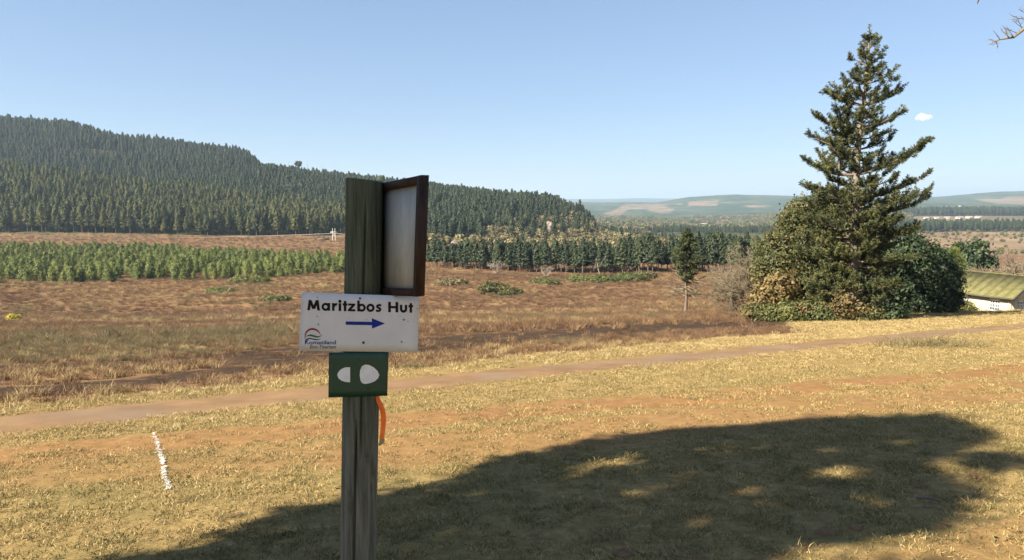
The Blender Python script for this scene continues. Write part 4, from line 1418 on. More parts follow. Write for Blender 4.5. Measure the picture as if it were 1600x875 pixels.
    t.principled(c, 0.6, 0.3)
    V = np.array([q3(wS, 1 - wT * 0.9, -0.006), q3(1 - wS, 1 - wT * 0.9, -0.006), q3(1 - wS, 1 - wT * 0.9, 0.000), q3(wS, 1 - wT * 0.9, 0.000),
                  q3(wS, wT, -0.006), q3(1 - wS, wT, -0.006), q3(1 - wS, wT, 0.000), q3(wS, wT, 0.000)])
    m = MB(); m.hexa(loc(V)); obj('panel', m.mesh('panel', [t.m]), fr)

    # --- orange ribbon tied round the post, its end hanging free
    def rp(x, y): return (440 + x / 3.365, 440 + y / 3.365)
    cl = [(500, 590), (507, 620), (521, 650), (533, 685), (536, 720), (534, 760), (530, 800), (526, 828)]
    wd = [20, 23, 26, 27, 28, 26, 26, 24]
    dd = [2.335, 2.325, 2.32, 2.322, 2.318, 2.325, 2.32, 2.322]
    tt = np.linspace(0, 7, 36); ii = np.arange(8)
    cx = np.interp(tt, ii, [p[0] for p in cl]); cy = np.interp(tt, ii, [p[1] for p in cl]); ww = np.interp(tt, ii, wd); dp = np.interp(tt, ii, dd)
    for _ in range(4):
        for arr in (cx, cy, ww, dp): arr[1:-1] = (arr[:-2] + 2 * arr[1:-1] + arr[2:]) / 4
    org = foliage('orange_ribbon', [(0.0, (0.97, 0.15, 0.02)), (1.0, (1.0, 0.24, 0.04))], 0.15, 0.0, 0.03)
    olive = flat_mat('frayed_tag', (0.28, 0.27, 0.12))
    rows = []
    for a, (x, y, w, d_) in enumerate(zip(cx, cy, ww, dp)):
        tw = 0.006 * math.sin(a * 0.33)
        A = P(*rp(x - w / 2, y + 2), d_ - tw); B = P(*rp(x + w / 2, y - 2), d_ + tw); Mid = (A + B) / 2 + [0, -0.003, 0]
        rows.append([A, Mid, B])
    Vr = np.array(rows); g1 = Vr[0, 1].copy()
    e = empty('ribbon', g1, 'bright orange ribbon hanging from the post below the green marker', 'ribbon')
    F = []
    n = len(rows)
    for a in range(n - 1):
        for b_ in range(2): F.append([a * 3 + b_, a * 3 + b_ + 1, a * 3 + b_ + 4, a * 3 + b_ + 3])
    m = MB(); m.add(Vr.reshape(-1, 3) - g1, F, np.linspace(0.3, 0.9, len(F)))
    o = obj('strip', m.mesh('strip', [org]), e)
    # loop round the post
    m = MB(); cpt = b + ax * ((g1[2] + 0.015 - b[2]) / ax[2])
    a_ = np.linspace(0, 2 * math.pi, 41)
    for zz0, zz1 in ((0.0, 0.018),):
        A = [cpt + e1 * 0.0635 * math.cos(v) + e2 * 0.0635 * math.sin(v) + ax * zz0 for v in a_]; B = [p + ax * (zz1 - zz0) for p in A]
        V = np.array(A + B) - g1; m.add(V, [[q, q + 1, q + 42, q + 41] for q in range(40)], 0.4)
    obj('loop', m.mesh('loop', [org]), e)
    m = MB(); tip = [(517, 829), (539, 821), (542, 842), (524, 860), (511, 866), (510, 852)]
    V = np.array([P(*rp(*q), 2.322 - 0.003 * (i % 2)) for i, q in enumerate(tip)]); cc = V.mean(0)
    m.add(np.concatenate([V, cc[None]]) - g1, [[q, 6, (q + 1) % 6] for q in range(6)])
    obj('frayed_end', m.mesh('frayed_end', [olive]), e)


signpost()


# ------------------------------------------------------------------ house on the right
def house():
    Cn = P(1583, 466, 72.0)                         # near eave corner
    Ld = np.array([-0.415, 0.91, 0]); Gd = np.array([0.91, 0.415, 0]); Z = np.array([0, 0, 1.0])
    eave = Cn[2]; floor_z = eave - 2.75
    ov = 0.45
    W0 = Cn + Ld * ov + Gd * ov; W0[2] = 0           # wall corner in plan
    Lw, Gw = 7.6, 7.2
    base = np.array([W0[0], W0[1], floor_z])
    e = empty('house', base, 'low cream walled house with mossy green tiled roof at the right edge', 'house')
    cream = plain('cream_plaster', (0.42, 0.36, 0.25), 0.85, 0.2, 1.5, 0.12, 0.2, 30)
    roofm = NT('mossy_roof'); co = roofm.coord()
    roofm.principled(roofm.ramp(roofm.noise(1.6, 5, 0.7, co), [(0.3, (0.072, 0.070, 0.028)), (0.5, (0.115, 0.108, 0.042)), (0.72, (0.16, 0.148, 0.066))]), 0.85, 0.2)
    dark = plain('eave_paint', (0.05, 0.055, 0.045), 0.6, 0.3, 4, 0.2)
    wht = plain('window_white', (0.75, 0.75, 0.72), 0.5, 0.4, 4, 0.05)
    gl = NT('window_glass'); gl.principled((0.10, 0.13, 0.15), 0.12, 0.6)

    def pt(l, g, z): return Ld * l + Gd * g + Z * z

    def hexa(name, l0, l1, g0, g1, z0, z1, mat, parent=e):
        V = [pt(l0, g0, z0), pt(l1, g0, z0), pt(l1, g1, z0), pt(l0, g1, z0), pt(l0, g0, z1), pt(l1, g0, z1), pt(l1, g1, z1), pt(l0, g1, z1)]
        m = MB(); m.hexa(np.array(V)); return obj(name, m.mesh(name, [mat]), parent)
    wh = eave - floor_z - 0.12; rise = 1.95; tk = 0.22
    win_l = [(1.05, 2.15), (4.3, 5.4)]
    # long wall facing the camera, pieces round the window openings
    m = MB()

    def wl(l0, l1, z0, z1):
        V = [pt(l0, 0, z0), pt(l1, 0, z0), pt(l1, tk, z0), pt(l0, tk, z0), pt(l0, 0, z1), pt(l1, 0, z1), pt(l1, tk, z1), pt(l0, tk, z1)]
        m.hexa(np.array(V))
    zs0, zs1 = 1.15, 2.25
    prev = 0
    for a, b in win_l:
        wl(prev, a, -0.6, wh); wl(a, b, -0.6, zs0); wl(a, b, zs1, wh); prev = b
    wl(prev, Lw, -0.6, wh)
    obj('wall', m.mesh('wall', [cream]), e)
    hexa('wall', tk, Lw - tk, Gw - tk, Gw, -0.6, wh, cream)
    gw = [(1.3, 2.4)]
    m = MB()

    def wg(g0, g1, z0, z1, l0=0.0):
        V = [pt(l0, g0, z0), pt(l0 + tk, g0, z0), pt(l0 + tk, g1, z0), pt(l0, g1, z0), pt(l0, g0, z1), pt(l0 + tk, g0, z1), pt(l0 + tk, g1, z1), pt(l0, g1, z1)]
        m.hexa(np.array(V)[[1, 0, 3, 2, 5, 4, 7, 6]])
    for l0 in (0.0, Lw - tk):
        pv = tk
        for a, b in (gw if l0 == 0 else []):
            wg(pv, a, -0.6, wh, l0); wg(a, b, -0.6, zs0, l0); wg(a, b, zs1, wh, l0); pv = b
        wg(pv, Gw, -0.6, wh, l0)
        V = np.array([pt(l0, 0, wh), pt(l0, Gw, wh), pt(l0, Gw / 2, wh + rise * 0.93), pt(l0 + tk, 0, wh), pt(l0 + tk, Gw, wh), pt(l0 + tk, Gw / 2, wh + rise * 0.93)])
        m.add(V, [[0, 1, 2], [3, 5, 4]])
    obj('gable_wall', m.mesh('gable_wall', [cream]), e)
    # roof: a slab on each slope with tile courses standing proud
    for sgn in (0, 1):
        rf = None
        def rp(l, f, h):   # f 0 at eave, 1 at ridge
            g = -ov + (Gw / 2 + ov) * f
            z = wh + 0.06 - 0.10 + (rise + 0.16) * f + h
            if sgn: g = Gw - g
            return pt(l, g, z)
        V = np.array([rp(-ov, 0, 0), rp(Lw + ov, 0, 0), rp(Lw + ov, 1, 0), rp(-ov, 1, 0), rp(-ov, 0, .09), rp(Lw + ov, 0, .09), rp(Lw + ov, 1, .09), rp(-ov, 1, .09)])
        m = MB(); m.hexa(V if not sgn else V[[1, 0, 3, 2, 5, 4, 7, 6]]); rf = obj('roof', m.mesh('roof', [roofm.m]), e)
        if sgn == 0:
            nl = 9
            for q in range(nl):
                l0 = -ov + (Lw + 2 * ov) * q / nl + 0.02; l1 = -ov + (Lw + 2 * ov) * (q + 1) / nl - 0.02
                V = np.array([rp(l0, 0.0, .092), rp(l1, 0.0, .092), rp(l1, .985, .092), rp(l0, .985, .092), rp(l0, 0.0, .125), rp(l1, 0.0, .125), rp(l1, .985, .125), rp(l0, .985, .125)])
                m = MB(); m.hexa(V); obj('roof_panel', m.mesh('roof_panel', [roofm.m]), rf)
    hexa('ridge_cap', -ov - .02, Lw + ov + .02, Gw / 2 - .14, Gw / 2 + .14, wh + rise + 0.10, wh + rise + 0.24, roofm.m)
    hexa('gutter', -ov, Lw + ov, -ov - 0.12, -ov - 0.003, wh - 0.10, wh + 0.03, dark)
    for s in (0, 1):
        g0, g1 = (-ov, Gw / 2) if s == 0 else (Gw + ov, Gw / 2)
        z0, z1 = wh - 0.16, wh + rise + 0.0
        V = np.array([pt(-ov - .05, g0, z0), pt(-ov - .004, g0, z0), pt(-ov - .004, g1, z1), pt(-ov - .05, g1, z1), pt(-ov - .05, g0, z0 + .26), pt(-ov - .004, g0, z0 + .26), pt(-ov - .004, g1, z1 + .26), pt(-ov - .05, g1, z1 + .26)])
        m = MB(); m.hexa(V); obj('barge_board', m.mesh('barge_board', [dark]), e)
    hexa('downpipe', 0.12, 0.21, -0.1, -0.01, -0.4, wh - 0.1, cream)

    def window(along, a, b):
        fr = bpy.data.objects.new('window', None); C.objects.link(fr); fr.parent = e

        def wb(name, s0, s1, z0, z1, d0, d1, mat):
            if along == 'l': return hexa(name, s0, s1, d0, d1, z0, z1, mat, fr)
            return hexa(name, d0, d1, s0, s1, z0, z1, mat, fr)
        f = 0.06
        wb('frame', a, a + f, zs0, zs1, 0.04, 0.12, wht); wb('frame', b - f, b, zs0, zs1, 0.04, 0.12, wht)
        wb('frame', a + f, b - f, zs0, zs0 + f, 0.04, 0.12, wht); wb('frame', a + f, b - f, zs1 - f, zs1, 0.04, 0.12, wht)
        for q in (1, 2, 3): wb('glazing_bar', a + (b - a) * q / 4 - .018, a + (b - a) * q / 4 + .018, zs0 + f, zs1 - f, 0.05, 0.10, wht)
        for q in (1, 2): wb('glazing_bar', a + f, b - f, zs0 + (zs1 - zs0) * q / 3 - .018, zs0 + (zs1 - zs0) * q / 3 + .018, 0.053, 0.097, wht)
        wb('pane', a + f, b - f, zs0 + f, zs1 - f, 0.07, 0.08, gl.m)
        wb('sill', a - 0.05, b + 0.05, zs0 - 0.07, zs0 - 0.003, -0.06, 0.1, wht)
    for a, b in win_l: window('l', a, b)
    for a, b in gw: window('g', a, b)
    for o in e.children: pass


house()


# ------------------------------------------------------------------ trees behind the house
def behind_house():
    def at(X, depth):
        x = (X - 800) / FPX * depth
        return np.array([x, depth, zat(x, depth)])
    rng = np.random.default_rng(5)
    for i, (X, dep, hh, lab) in enumerate(((1572, 104, 9.5, 'big leafless brown tree behind the house roof, second from the right edge'), (1625, 112, 11.5, 'big leafless brown tree behind the house at the right edge'),
                                         (1545, 118, 9.5, 'leafless brown tree behind the house, left of the bigger bare trees'), (1512, 112, 8.0, 'pale leafless tree just left of the house ridge'))):
        p = at(X, dep)
        limbs = [((rng.normal() * .1, rng.normal() * .1, 0), (rng.uniform(-1.2, 1.2), rng.uniform(-1, 1), hh * 0.36), 0.20) for _ in range(5)]
        tw = bare_tree(300 + i, limbs, 4, 0.6, 0.70, 4, 0.045, 0.08, 4)
        tree_thing('bare_tree', lab, 'tree', p, tw, None, 'twig', None, trunk='branches')
    for i, (X, dep, h, lab) in enumerate(((1527, 122, 11, 'round dark green tree behind the house ridge'), (1500, 135, 11.5, 'dark green tree behind the young pine'), (1455, 140, 11, 'dark green tree behind the dark bushes'))):
        p = at(X, dep)
        tr, cr = leafy(310 + i, [((0, 0, h * .62), (2.4, 2.4, h * .36), 150), ((1.6, 0, h * .5), (2, 2, h * .25), 80), ((-1.6, 0, h * .5), (2, 2, h * .25), 80)], 0.32, 0.45, 24, [((0, 0, 0), (0, 0, h * .6), 0.2)], tint=(0.1, 0.9))
        tree_thing('leafy_tree', lab, 'tree', p, tr, cr, 'bark', 'darkleaf')


behind_house()


# ------------------------------------------------------------------ meadow shrubs, snags, stakes
def meadow_things():
    def gp(X, Y):
        p = G(X, Y); return np.array([p[0], p[1], zat(p[0], p[1])])
    data = [(772, 460, 3.3, 2.2, 'broad', 'dark green bush standing alone in the brown meadow right of the framed board'),
            (798, 461, 2.2, 1.3, 'broad', 'low green bush beside the dark lone bush in the meadow'),
            (22, 502, 0.62, 0.9, 'yellow', 'small bright yellow shrub at the left edge of the meadow'),
            (388, 441, 4.6, 1.2, 'shrub', 'low green bush near the young pine belt left of the post'),
            (708, 446, 3.2, 1.2, 'olive', 'dark reddish olive bush right of the framed board at the meadow edge'),
            (905, 440, 3.4, 1.5, 'shrub', 'green scrub bush below the pine stand, left of the others'),
            (950, 441, 4.2, 1.7, 'shrub', 'green scrub bush below the pale leaning dead tree'),
            (985, 440, 4.0, 1.8, 'shrub', 'broad green scrub bush below the right end of the pine stand'),
            (1008, 436, 2.6, 1.6, 'olive', 'greyish scrub bush at the right end of the pine stand'),
            (850, 444, 3.4, 0.8, 'shrub', 'flat green scrub in the meadow below the pine stand'),
            (345, 456, 3.0, 0.6, 'shrub', 'flat green patch of scrub in the meadow left of the post'),
            (430, 470, 2.6, 0.5, 'shrub', 'flat green scrub in the meadow just left of the white board')]
    for i, (X, Y, r, h, m, lab) in enumerate(data):
        p = gp(X, Y)
        n = int(70 + 26 * r)
        lf = 0.12 if r < 1 else 0.22
        tr, cr = leafy(400 + i, [((0, 0, h * .5), (r, r * .7, h * .55), n), ((r * .5, 0, h * .4), (r * .6, r * .5, h * .4), n // 2), ((-r * .4, -.2, h * .55), (r * .45, r * .4, h * .6), n // 2)],
                       lf, lf * 1.5, 22, [((0, 0, 0), (0, 0, h * .7), 0.05)], tint=(0.1, 0.9))
        tree_thing('shrub', lab, 'shrub', p, tr, cr, 'twig', m, trunk='stems', crown='foliage')
    for i, (X, Y, top, lx, lab, g) in enumerate(((938, 431, 396, -2.2, 'pale leaning dead tree in front of the pine stand', 2), (774, 428, 402, 0.0, 'small bare bleached tree at the foot of the pine stand', 3),
                                              (855, 432, 412, 0.3, 'tiny bare shrub tree at the foot of the pine stand', 3))):
        p = gp(X, Y); h = (Y - top) / FPX * p[1]
        limbs = [((0, 0, 0), (lx * 0.6, 0, h * 0.62), 0.16)] if g == 2 else [((0, 0, 0), (q, 0, h * 0.45), 0.09) for q in (-1.2, -.4, .5, 1.3)]
        tw = bare_tree(440 + i, limbs, g, 0.5, 0.62, 3, 0.035, 0.15, 4)
        tree_thing('dead_tree', lab, 'tree', p, tw, None, 'deadwood', None, trunk='branches')
    for X, Y0, Y1, lab in ((210, 466, 447, 'thin dark wooden stake in the meadow, left of the signpost'), (745, 473, 447, 'thin dark stake in the meadow right of the framed board')):
        p = gp(X, Y0); h = (Y0 - Y1) / FPX * p[1]
        m = MB(); m.tube([[0, 0, -0.2], [0.02, 0, h * .5], [0, 0, h]], [0.06, 0.055, 0.045], 6)
        tag(obj('stake', m.mesh('stake', [MAT['bark']]), loc=p), lab, 'stake')
    # trees standing out on the ridge line
    for i, (X, dep, h, lab) in enumerate(((470, 950, 27, 'round-headed tree sticking up above the forest skyline'), (597, 850, 24, 'tree tip showing above the ridge just left of the framed board'))):
        x = (X - 800) / FPX * dep; p = np.array([x, dep, zat(x, dep)])
        tr, cr = leafy(460 + i, [((0, 0, h * .86), (4.0, 4, 3.2), 60)], 0.9, 0.9, 14, [((0, 0, 0), (0, 0, h * .85), 0.35)], tint=(0.1, 0.8))
        tree_thing('ridge_tree', lab, 'tree', p, tr, cr, 'bark', 'pine')
    # snags
    for i, (X, dep, h) in enumerate(((484, 950, 28), (506, 940, 27), (510, 930, 26), (455, 960, 25))):
        x = (X - 800) / FPX * dep; p = np.array([x, dep, zat(x, dep)])
        m = MB(); m.tube([[0, 0, 0], [0.3, 0, h * .6], [0.1, 0, h]], [0.3, 0.2, 0.08], 5)
        tag(obj('snag', m.mesh('snag', [MAT['bark']]), loc=p), 'thin dead trunk sticking up above the forest skyline left of the post', 'dead tree', 'dead trunks on the skyline')


meadow_things()


# ------------------------------------------------------------------ power line pole, far houses, cliff
def far_things():
    p = G(522, 376); dep = p[1]; p = np.array([p[0], p[1], zat(p[0], p[1])])
    s = dep / FPX
    e = empty('power_pylon', p, 'small pale twin-pole pylon in front of the forest edge left of the post', 'pylon')
    steel = plain('pylon_wood', (0.50, 0.48, 0.45), 0.7, 0.3, 2, 0.1)
    h = 19 * s; w = 4.4 * s
    for sx in (-1, 1):
        m = MB(); m.tube([[sx * w * .5, 0, -.3], [sx * w * .42, 0, h]], [0.24, 0.18], 6); obj('pole', m.mesh('pole', [steel]), e)
    m = MB(); m.box((-5.2 * s, -.2, h * .66), (5.2 * s, .2, h * .66 + .4)); obj('crossarm', m.mesh('crossarm', [steel]), e)
    for sx in (-1, 1):
        m = MB(); m.tube([[sx * w * .46, .05, h * .30], [-sx * w * .44, .05, h * .64]], 0.12, 4); obj('brace', m.mesh('brace', [steel]), e)
    for q in (-4.8, 0, 4.8):
        m = MB(); m.tube([[q * s, 0, h * .66], [q * s, 0, h * .58]], 0.12, 5); obj('insulator', m.mesh('insulator', [MAT['deadwood']]), e)
    # wires leaving to both sides
    m = MB()
    for q in (-4.8, 0, 4.8):
        for sg, X in ((-1, -500), (1, 330)):
            a = np.array([q * s, 0, h * .58]); t = np.linspace(0, 1, 24)[:, None]
            bpt = np.array([sg * 330, -20 * sg, h * .58 + (0 if sg < 0 else -8)])
            pts = a * (1 - t) + bpt * t; pts[:, 2] -= (14 * t * (1 - t))[:, 0]
            m.tube(pts, 0.035, 3, cap=False)
    obj('wires', m.mesh('wires', [steel]), e)
    # low pale wall by the pylon
    a = G(497, 375.5); c = G(515, 374.5)
    m = MB(); d = unit((c - a)[:2]); L = np.linalg.norm((c - a)[:2]); n = np.array([-d[1], d[0]])
    z0 = zat(a[0], a[1])
    V = [[*(n * 0), -0.5], [*(d * L), -0.5], [*(d * L + n * .5), -0.5], [*(n * .5), -0.5], [*(n * 0), 1.2], [*(d * L), 1.0], [*(d * L + n * .5), 1.0], [*(n * .5), 1.2]]
    m.hexa(np.array(V)); tag(obj('stone_wall', m.mesh('stone_wall', [MAT['cliff']]), loc=(a[0], a[1], z0)), 'low pale stone wall left of the small pylon', 'wall')
    # far houses across the valley
    whitew = plain('far_white_wall', (0.42, 0.40, 0.37), 0.8, 0.2, 0.3, 0.05); roofw = plain('far_roof', (0.28, 0.24, 0.21), 0.7, 0.2, 0.3, 0.2)
    rng = np.random.default_rng(19)
    spots = [(1095, 353, 'far white house in the valley left of the yellowing tree, leftmost of its cluster'), (1101, 356, 'far pale house in the valley beside the leftmost white one'),
             (1140, 352, 'far cream house in the valley below the brown clearing'), (1152, 359, 'far cream house in the valley nearest the yellowing tree'),
             (1447, 341, 'far white house beyond the tree belt, first right of the tall conifer'), (1463, 340, 'far white house beyond the tree belt, second right of the tall conifer'),
             (1480, 341, 'far white building beyond the tree belt, third right of the tall conifer'), (1499, 339, 'long white building beyond the far tree belt'), (1514, 338.5, 'far white house right of the long white building'),
             (1528, 340, 'small far white house at the right of the distant village'), (1500, 324, 'far pale building on the slope above the distant village')]
    for X, Y, lab in spots:
        g = P(X, Y, 1750 if X > 1300 else 2150)
        if Y < 330: g = P(X, Y, 3000)
        z = zat(g[0], g[1]); lz = max(z, g[2] - 2)
        wd = rng.uniform(8, 13) * (1.5 if 'long' in lab else 1); dp = 8; hh = 2.8
        e2 = empty('far_house', (g[0], g[1], z), lab, 'house', None)
        up = 6.0 if X > 1300 else 5.0
        m = MB(); m.box((-wd / 2, -dp / 2, -3), (wd / 2, dp / 2, hh)); obj('wall', m.mesh('wall', [whitew]), e2)
        m = MB(); V = np.array([[-wd / 2 - .5, -dp / 2 - .6, hh], [wd / 2 + .5, -dp / 2 - .6, hh], [wd / 2 + .5, dp / 2 + .6, hh], [-wd / 2 - .5, dp / 2 + .6, hh], [-wd / 2 - .5, 0, hh + 2.6], [wd / 2 + .5, 0, hh + 2.6]])
        m.add(V, [[0, 1, 5, 4], [2, 3, 4, 5]]); m.add(V, [[0, 4, 3], [1, 2, 5]]); obj('roof', m.mesh('roof', [roofw]), e2)
    # cliff outcrops on the end of the ridge
    for i, (X, Y, w, h, lab) in enumerate(((858, 371, 17, 20, 'tall grey brown rock outcrop at the end of the forested ridge'), (838, 364, 12, 12, 'small rock outcrop left of the tall one on the ridge'),
                                         (882, 361, 13, 15, 'rock face right of the tall outcrop under the ridge trees'), (710, 383, 12, 7, 'low rock outcrop on the slope above the pine stand'))):
        q = G(X, Y); s = q[1] / FPX; z = zat(q[0], q[1])
        rg = np.random.default_rng(500 + i); m = MB()
        nx, ny = 16, 12
        uu, vv = np.meshgrid(np.linspace(0, 2 * math.pi, nx, endpoint=False), np.linspace(0, 1, ny))
        rad = (w * s * .5) * (1 - 0.25 * vv ** 3 - 0.7 * smooth(.9, 1, vv)) * (0.75 + 0.5 * vnoise(uu * 2.2, vv * 3 + 7 * i, 5 + i))
        top = h * s * 1.15 + 1
        V = np.stack([rad * np.cos(uu), rad * .6 * np.sin(uu), vv * top * (0.85 + .3 * vnoise(uu * 1.5, vv * 0, 9 + i)) - 1], -1)
        j = np.arange(nx)[None]; k = (j + 1) % nx; ii = np.arange(ny - 1)[:, None] * nx
        m.add(V.reshape(-1, 3), np.stack([ii + j, ii + k, ii + nx + k, ii + nx + j], -1).reshape(-1, 4))
        tag(obj('rock_outcrop', m.mesh('rock_outcrop', [MAT['cliff']]), loc=(q[0], q[1], z)), lab, 'rock')


far_things()


# ------------------------------------------------------------------ scrub on the rocky end of the ridge, round trees in the far valley
def scrub():
    rng = np.random.default_rng(61)
    protos = []
    for i in range(4):
        tr, cr = leafy(600 + i, [((0, 0, 1.6), (1.6, 1.6, 1.5), 26), ((.8, .2, 2.4), (1.1, 1.1, 1.2), 14)], 0.55, 0.45, 9, [((0, 0, 0), (0, 0, 1.5), 0.12)], tint=(0.05, 0.95))
        mb = MB(); V, F, T, M = cr.arrays(); mb.V.append(V); mb.F.append(F); mb.T.append(T); mb.M.append(M + (i % 2)); mb.n = len(V); protos.append(mb)
    p = grid_points(-120, 200, 440, 760, 5.0, rng)
    X, Y = pix(p[:, 0], p[:, 1], H(p[:, 0], p[:, 1]))
    m = inpoly(X, Y, [(560, 385), (660, 372), (780, 350), (850, 338), (930, 332), (1010, 345), (1060, 372), (1060, 420), (560, 420)]) & (rng.random(len(p)) < 0.8)
    m2 = forest_mask(p[:, 0], p[:, 1]) & ~inpoly(X, Y, [(690, 400), (780, 348), (850, 336), (930, 330), (1010, 350), (1000, 400)])
    p = p[m & ~m2]
    q = grid_points(-900, -380, 850, 1050, 5.0, rng)
    X, Y = pix(q[:, 0], q[:, 1], H(q[:, 0], q[:, 1]))
    q = q[inpoly(X, Y, [(100, 220), (150, 224), (208, 230), (203, 246), (150, 245), (105, 238)])]
    v = grid_points(0, 1400, 1250, 2900, 17, rng)
    Xv = 800 + v[:, 0] / v[:, 1] * FPX
    v = v[(Xv > 880) & (Xv < 1420) & (fbm(v[:, 0] * .006, v[:, 1] * .002, 41, 3) < 0.57) & (rng.random(len(v)) < 0.8)]
    w = grid_points(330, 900, 600, 1120, 12, rng)
    Xw = 800 + w[:, 0] / w[:, 1] * FPX
    w = w[(Xw > 1380) & (rng.random(len(w)) < 0.28 * fbm(w[:, 0] * .01, w[:, 1] * .01, 6, 3) * 1.6)]
    a = np.concatenate([p, q, v, w])
    sc = np.concatenate([rng.uniform(0.6, 1.7, len(p)), rng.uniform(.6, 1.0, len(q)), rng.uniform(1.8, 4.0, len(v)), rng.uniform(.4, 1.3, len(w))])
    scatter('scrub', 'olive scrub and scattered round trees on the far valley floor', protos, [MAT['olive'], MAT['shrub']], np.column_stack([a, H(a[:, 0], a[:, 1]) - .2])[len(p):], sc[len(p):], turn(len(a) - len(p), rng, .05), rng.integers(0, 4, len(a) - len(p)))
    scatter('knoll_scrub', 'pale olive scrub on the rocky end of the ridge', protos, [MAT['knoll'], MAT['olive']], np.column_stack([p, H(p[:, 0], p[:, 1]) - .2]), sc[:len(p)], turn(len(p), rng, .05), rng.integers(0, 4, len(p)))


scrub()


# ------------------------------------------------------------------ grass
def tuft(seed, n, rad, hgt, wid, lean=0.6, tint=(0.2, 0.9), seg=2):
    rng = np.random.default_rng(seed); mb = MB()
    r = rad * np.sqrt(rng.random(n)); a = rng.random(n) * 6.283
    base = np.stack([r * np.cos(a), r * np.sin(a), np.full(n, -0.01)], 1)
    d = np.stack([np.cos(a), np.sin(a), np.zeros(n)], 1) * 0.4 + rdir(n, rng, 1.0) * 0.8
    h = hgt * rng.uniform(0.45, 1.2, n)
    ln = lean * rng.uniform(0.2, 1.5, n)
    top = base + np.stack([d[:, 0] * h * ln, d[:, 1] * h * ln, h], 1)
    mid = (base + top) / 2 + np.stack([-d[:, 0] * h * ln * .18, -d[:, 1] * h * ln * .18, h * 0.10], 1)
    sd = unit(np.cross(top - base, rdir(n, rng))) * wid
    V = np.stack([base - sd, base + sd, mid + sd * .8, mid - sd * .8, top + sd * .15, top - sd * .15], 1).reshape(-1, 3)
    i = np.arange(n)[:, None] * 6
    F = np.concatenate([i + [[0, 1, 2, 3]], i + [[3, 2, 4, 5]]])
    t = np.clip(rng.uniform(tint[0], tint[1], n), 0, 1)
    mb.add(V, F, np.concatenate([t, t]))
    return mb


def set_mat(mb, k):
    mb.M = [np.full_like(m, k) for m in mb.M]; return mb


def lawn_grass():
    rng = np.random.default_rng(15)
    protos = [tuft(700 + i, 70, 0.13, 0.021, 0.0026, 1.5, (0.0, 1.0)) for i in range(4)] + [tuft(710 + i, 100, 0.26, 0.022, 0.0045, 1.6, (0.15, 1.0)) for i in range(3)] + \
             [tuft(720 + i, 60, 0.18, 0.085, 0.0042, 1.2, (0.3, 1.0)) for i in range(3)] + \
             [tuft(730 + i, 70, 0.13, 0.024, 0.0026, 1.4, (0.0, 0.35)) for i in range(2)]
    P_, S_, I_ = [], [], []
    # near: even cover in distance bands
    for d0, d1, dens, kinds, s0 in ((3.2, 8.5, 75, (0, 4), 1.0), (8.5, 14, 55, (0, 4), 1.15), (14, 28, 15, (4, 7), 1.0), (28, 60, 5.0, (4, 7), 1.7), (60, 90, 2.0, (4, 7), 2.2)):
        A = 0.80 * (d1 * d1 - d0 * d0)
        n = int(A * dens)
        y = np.sqrt(rng.uniform(d0 * d0, d1 * d1, n)); x = rng.uniform(-0.80, 0.80, n) * y
        k = lawn_edge(x, y) > 0.5
        k &= np.abs(path_t(x, y)) > PATH_HALF - 0.06 + rng.normal(size=n) * 0.07
        so = soil_mask(x, y)
        k &= rng.random(n) > so * 0.92 * (fbm(x * 1.6, y * 1.6, 71, 3) > 0.36)
        k &= rng.random(n) < 0.55 + 0.6 * fbm(x * .9, y * .9, 72, 3)
        x, y = x[k], y[k]
        P_.append(np.stack([x, y], 1)); S_.append(s0 * rng.uniform(0.7, 1.35, len(x))); gr_ = (rng.random(len(x)) < 1.3 * smooth(9.0, 5.0, y) * np.clip(fbm(x * .7, y * .7, 77, 3) - .22, 0, 1)) & (kinds[0] == 0)
        I_.append(np.where(gr_, rng.integers(10, 12, len(x)), rng.integers(kinds[0], kinds[1], len(x))))
    # taller straw along both sides of the path and on the rough strip
    n = 26000
    y = np.sqrt(rng.uniform(8 ** 2, 60 ** 2, n)); x = rng.uniform(-.8, .8, n) * y
    t = path_t(x, y)
    band = ((t > PATH_HALF + 0.1) & (lawn_edge(x, y) > 0.4)) | ((t < -PATH_HALF - 0.1) & (t > -2.2 - 0.03 * y))
    k = band & (rng.random(n) < 0.25 + 1.1 * np.clip(fbm(x * .7, y * .7, 73, 3) - .25, 0, 1)) & (soil_mask(x, y) < 0.5)
    x, y, t = x[k], y[k], t[k]
    P_.append(np.stack([x, y], 1)); S_.append(np.where(t > 0, .9, 0.55) * rng.uniform(.5, 1.3, len(x))); I_.append(rng.integers(7, 10, len(x)))
    p = np.concatenate(P_); s = np.concatenate(S_); i = np.concatenate(I_)
    for q, mb in enumerate(protos): set_mat(mb, 1 if 7 <= q < 10 else 0)
    scatter('lawn_grass', 'short dry straw coloured lawn grass', protos, [MAT['lawn'], MAT['straw']], np.column_stack([p, H(p[:, 0], p[:, 1])]), s, turn(len(p), rng, 0.12), i)


lawn_grass()


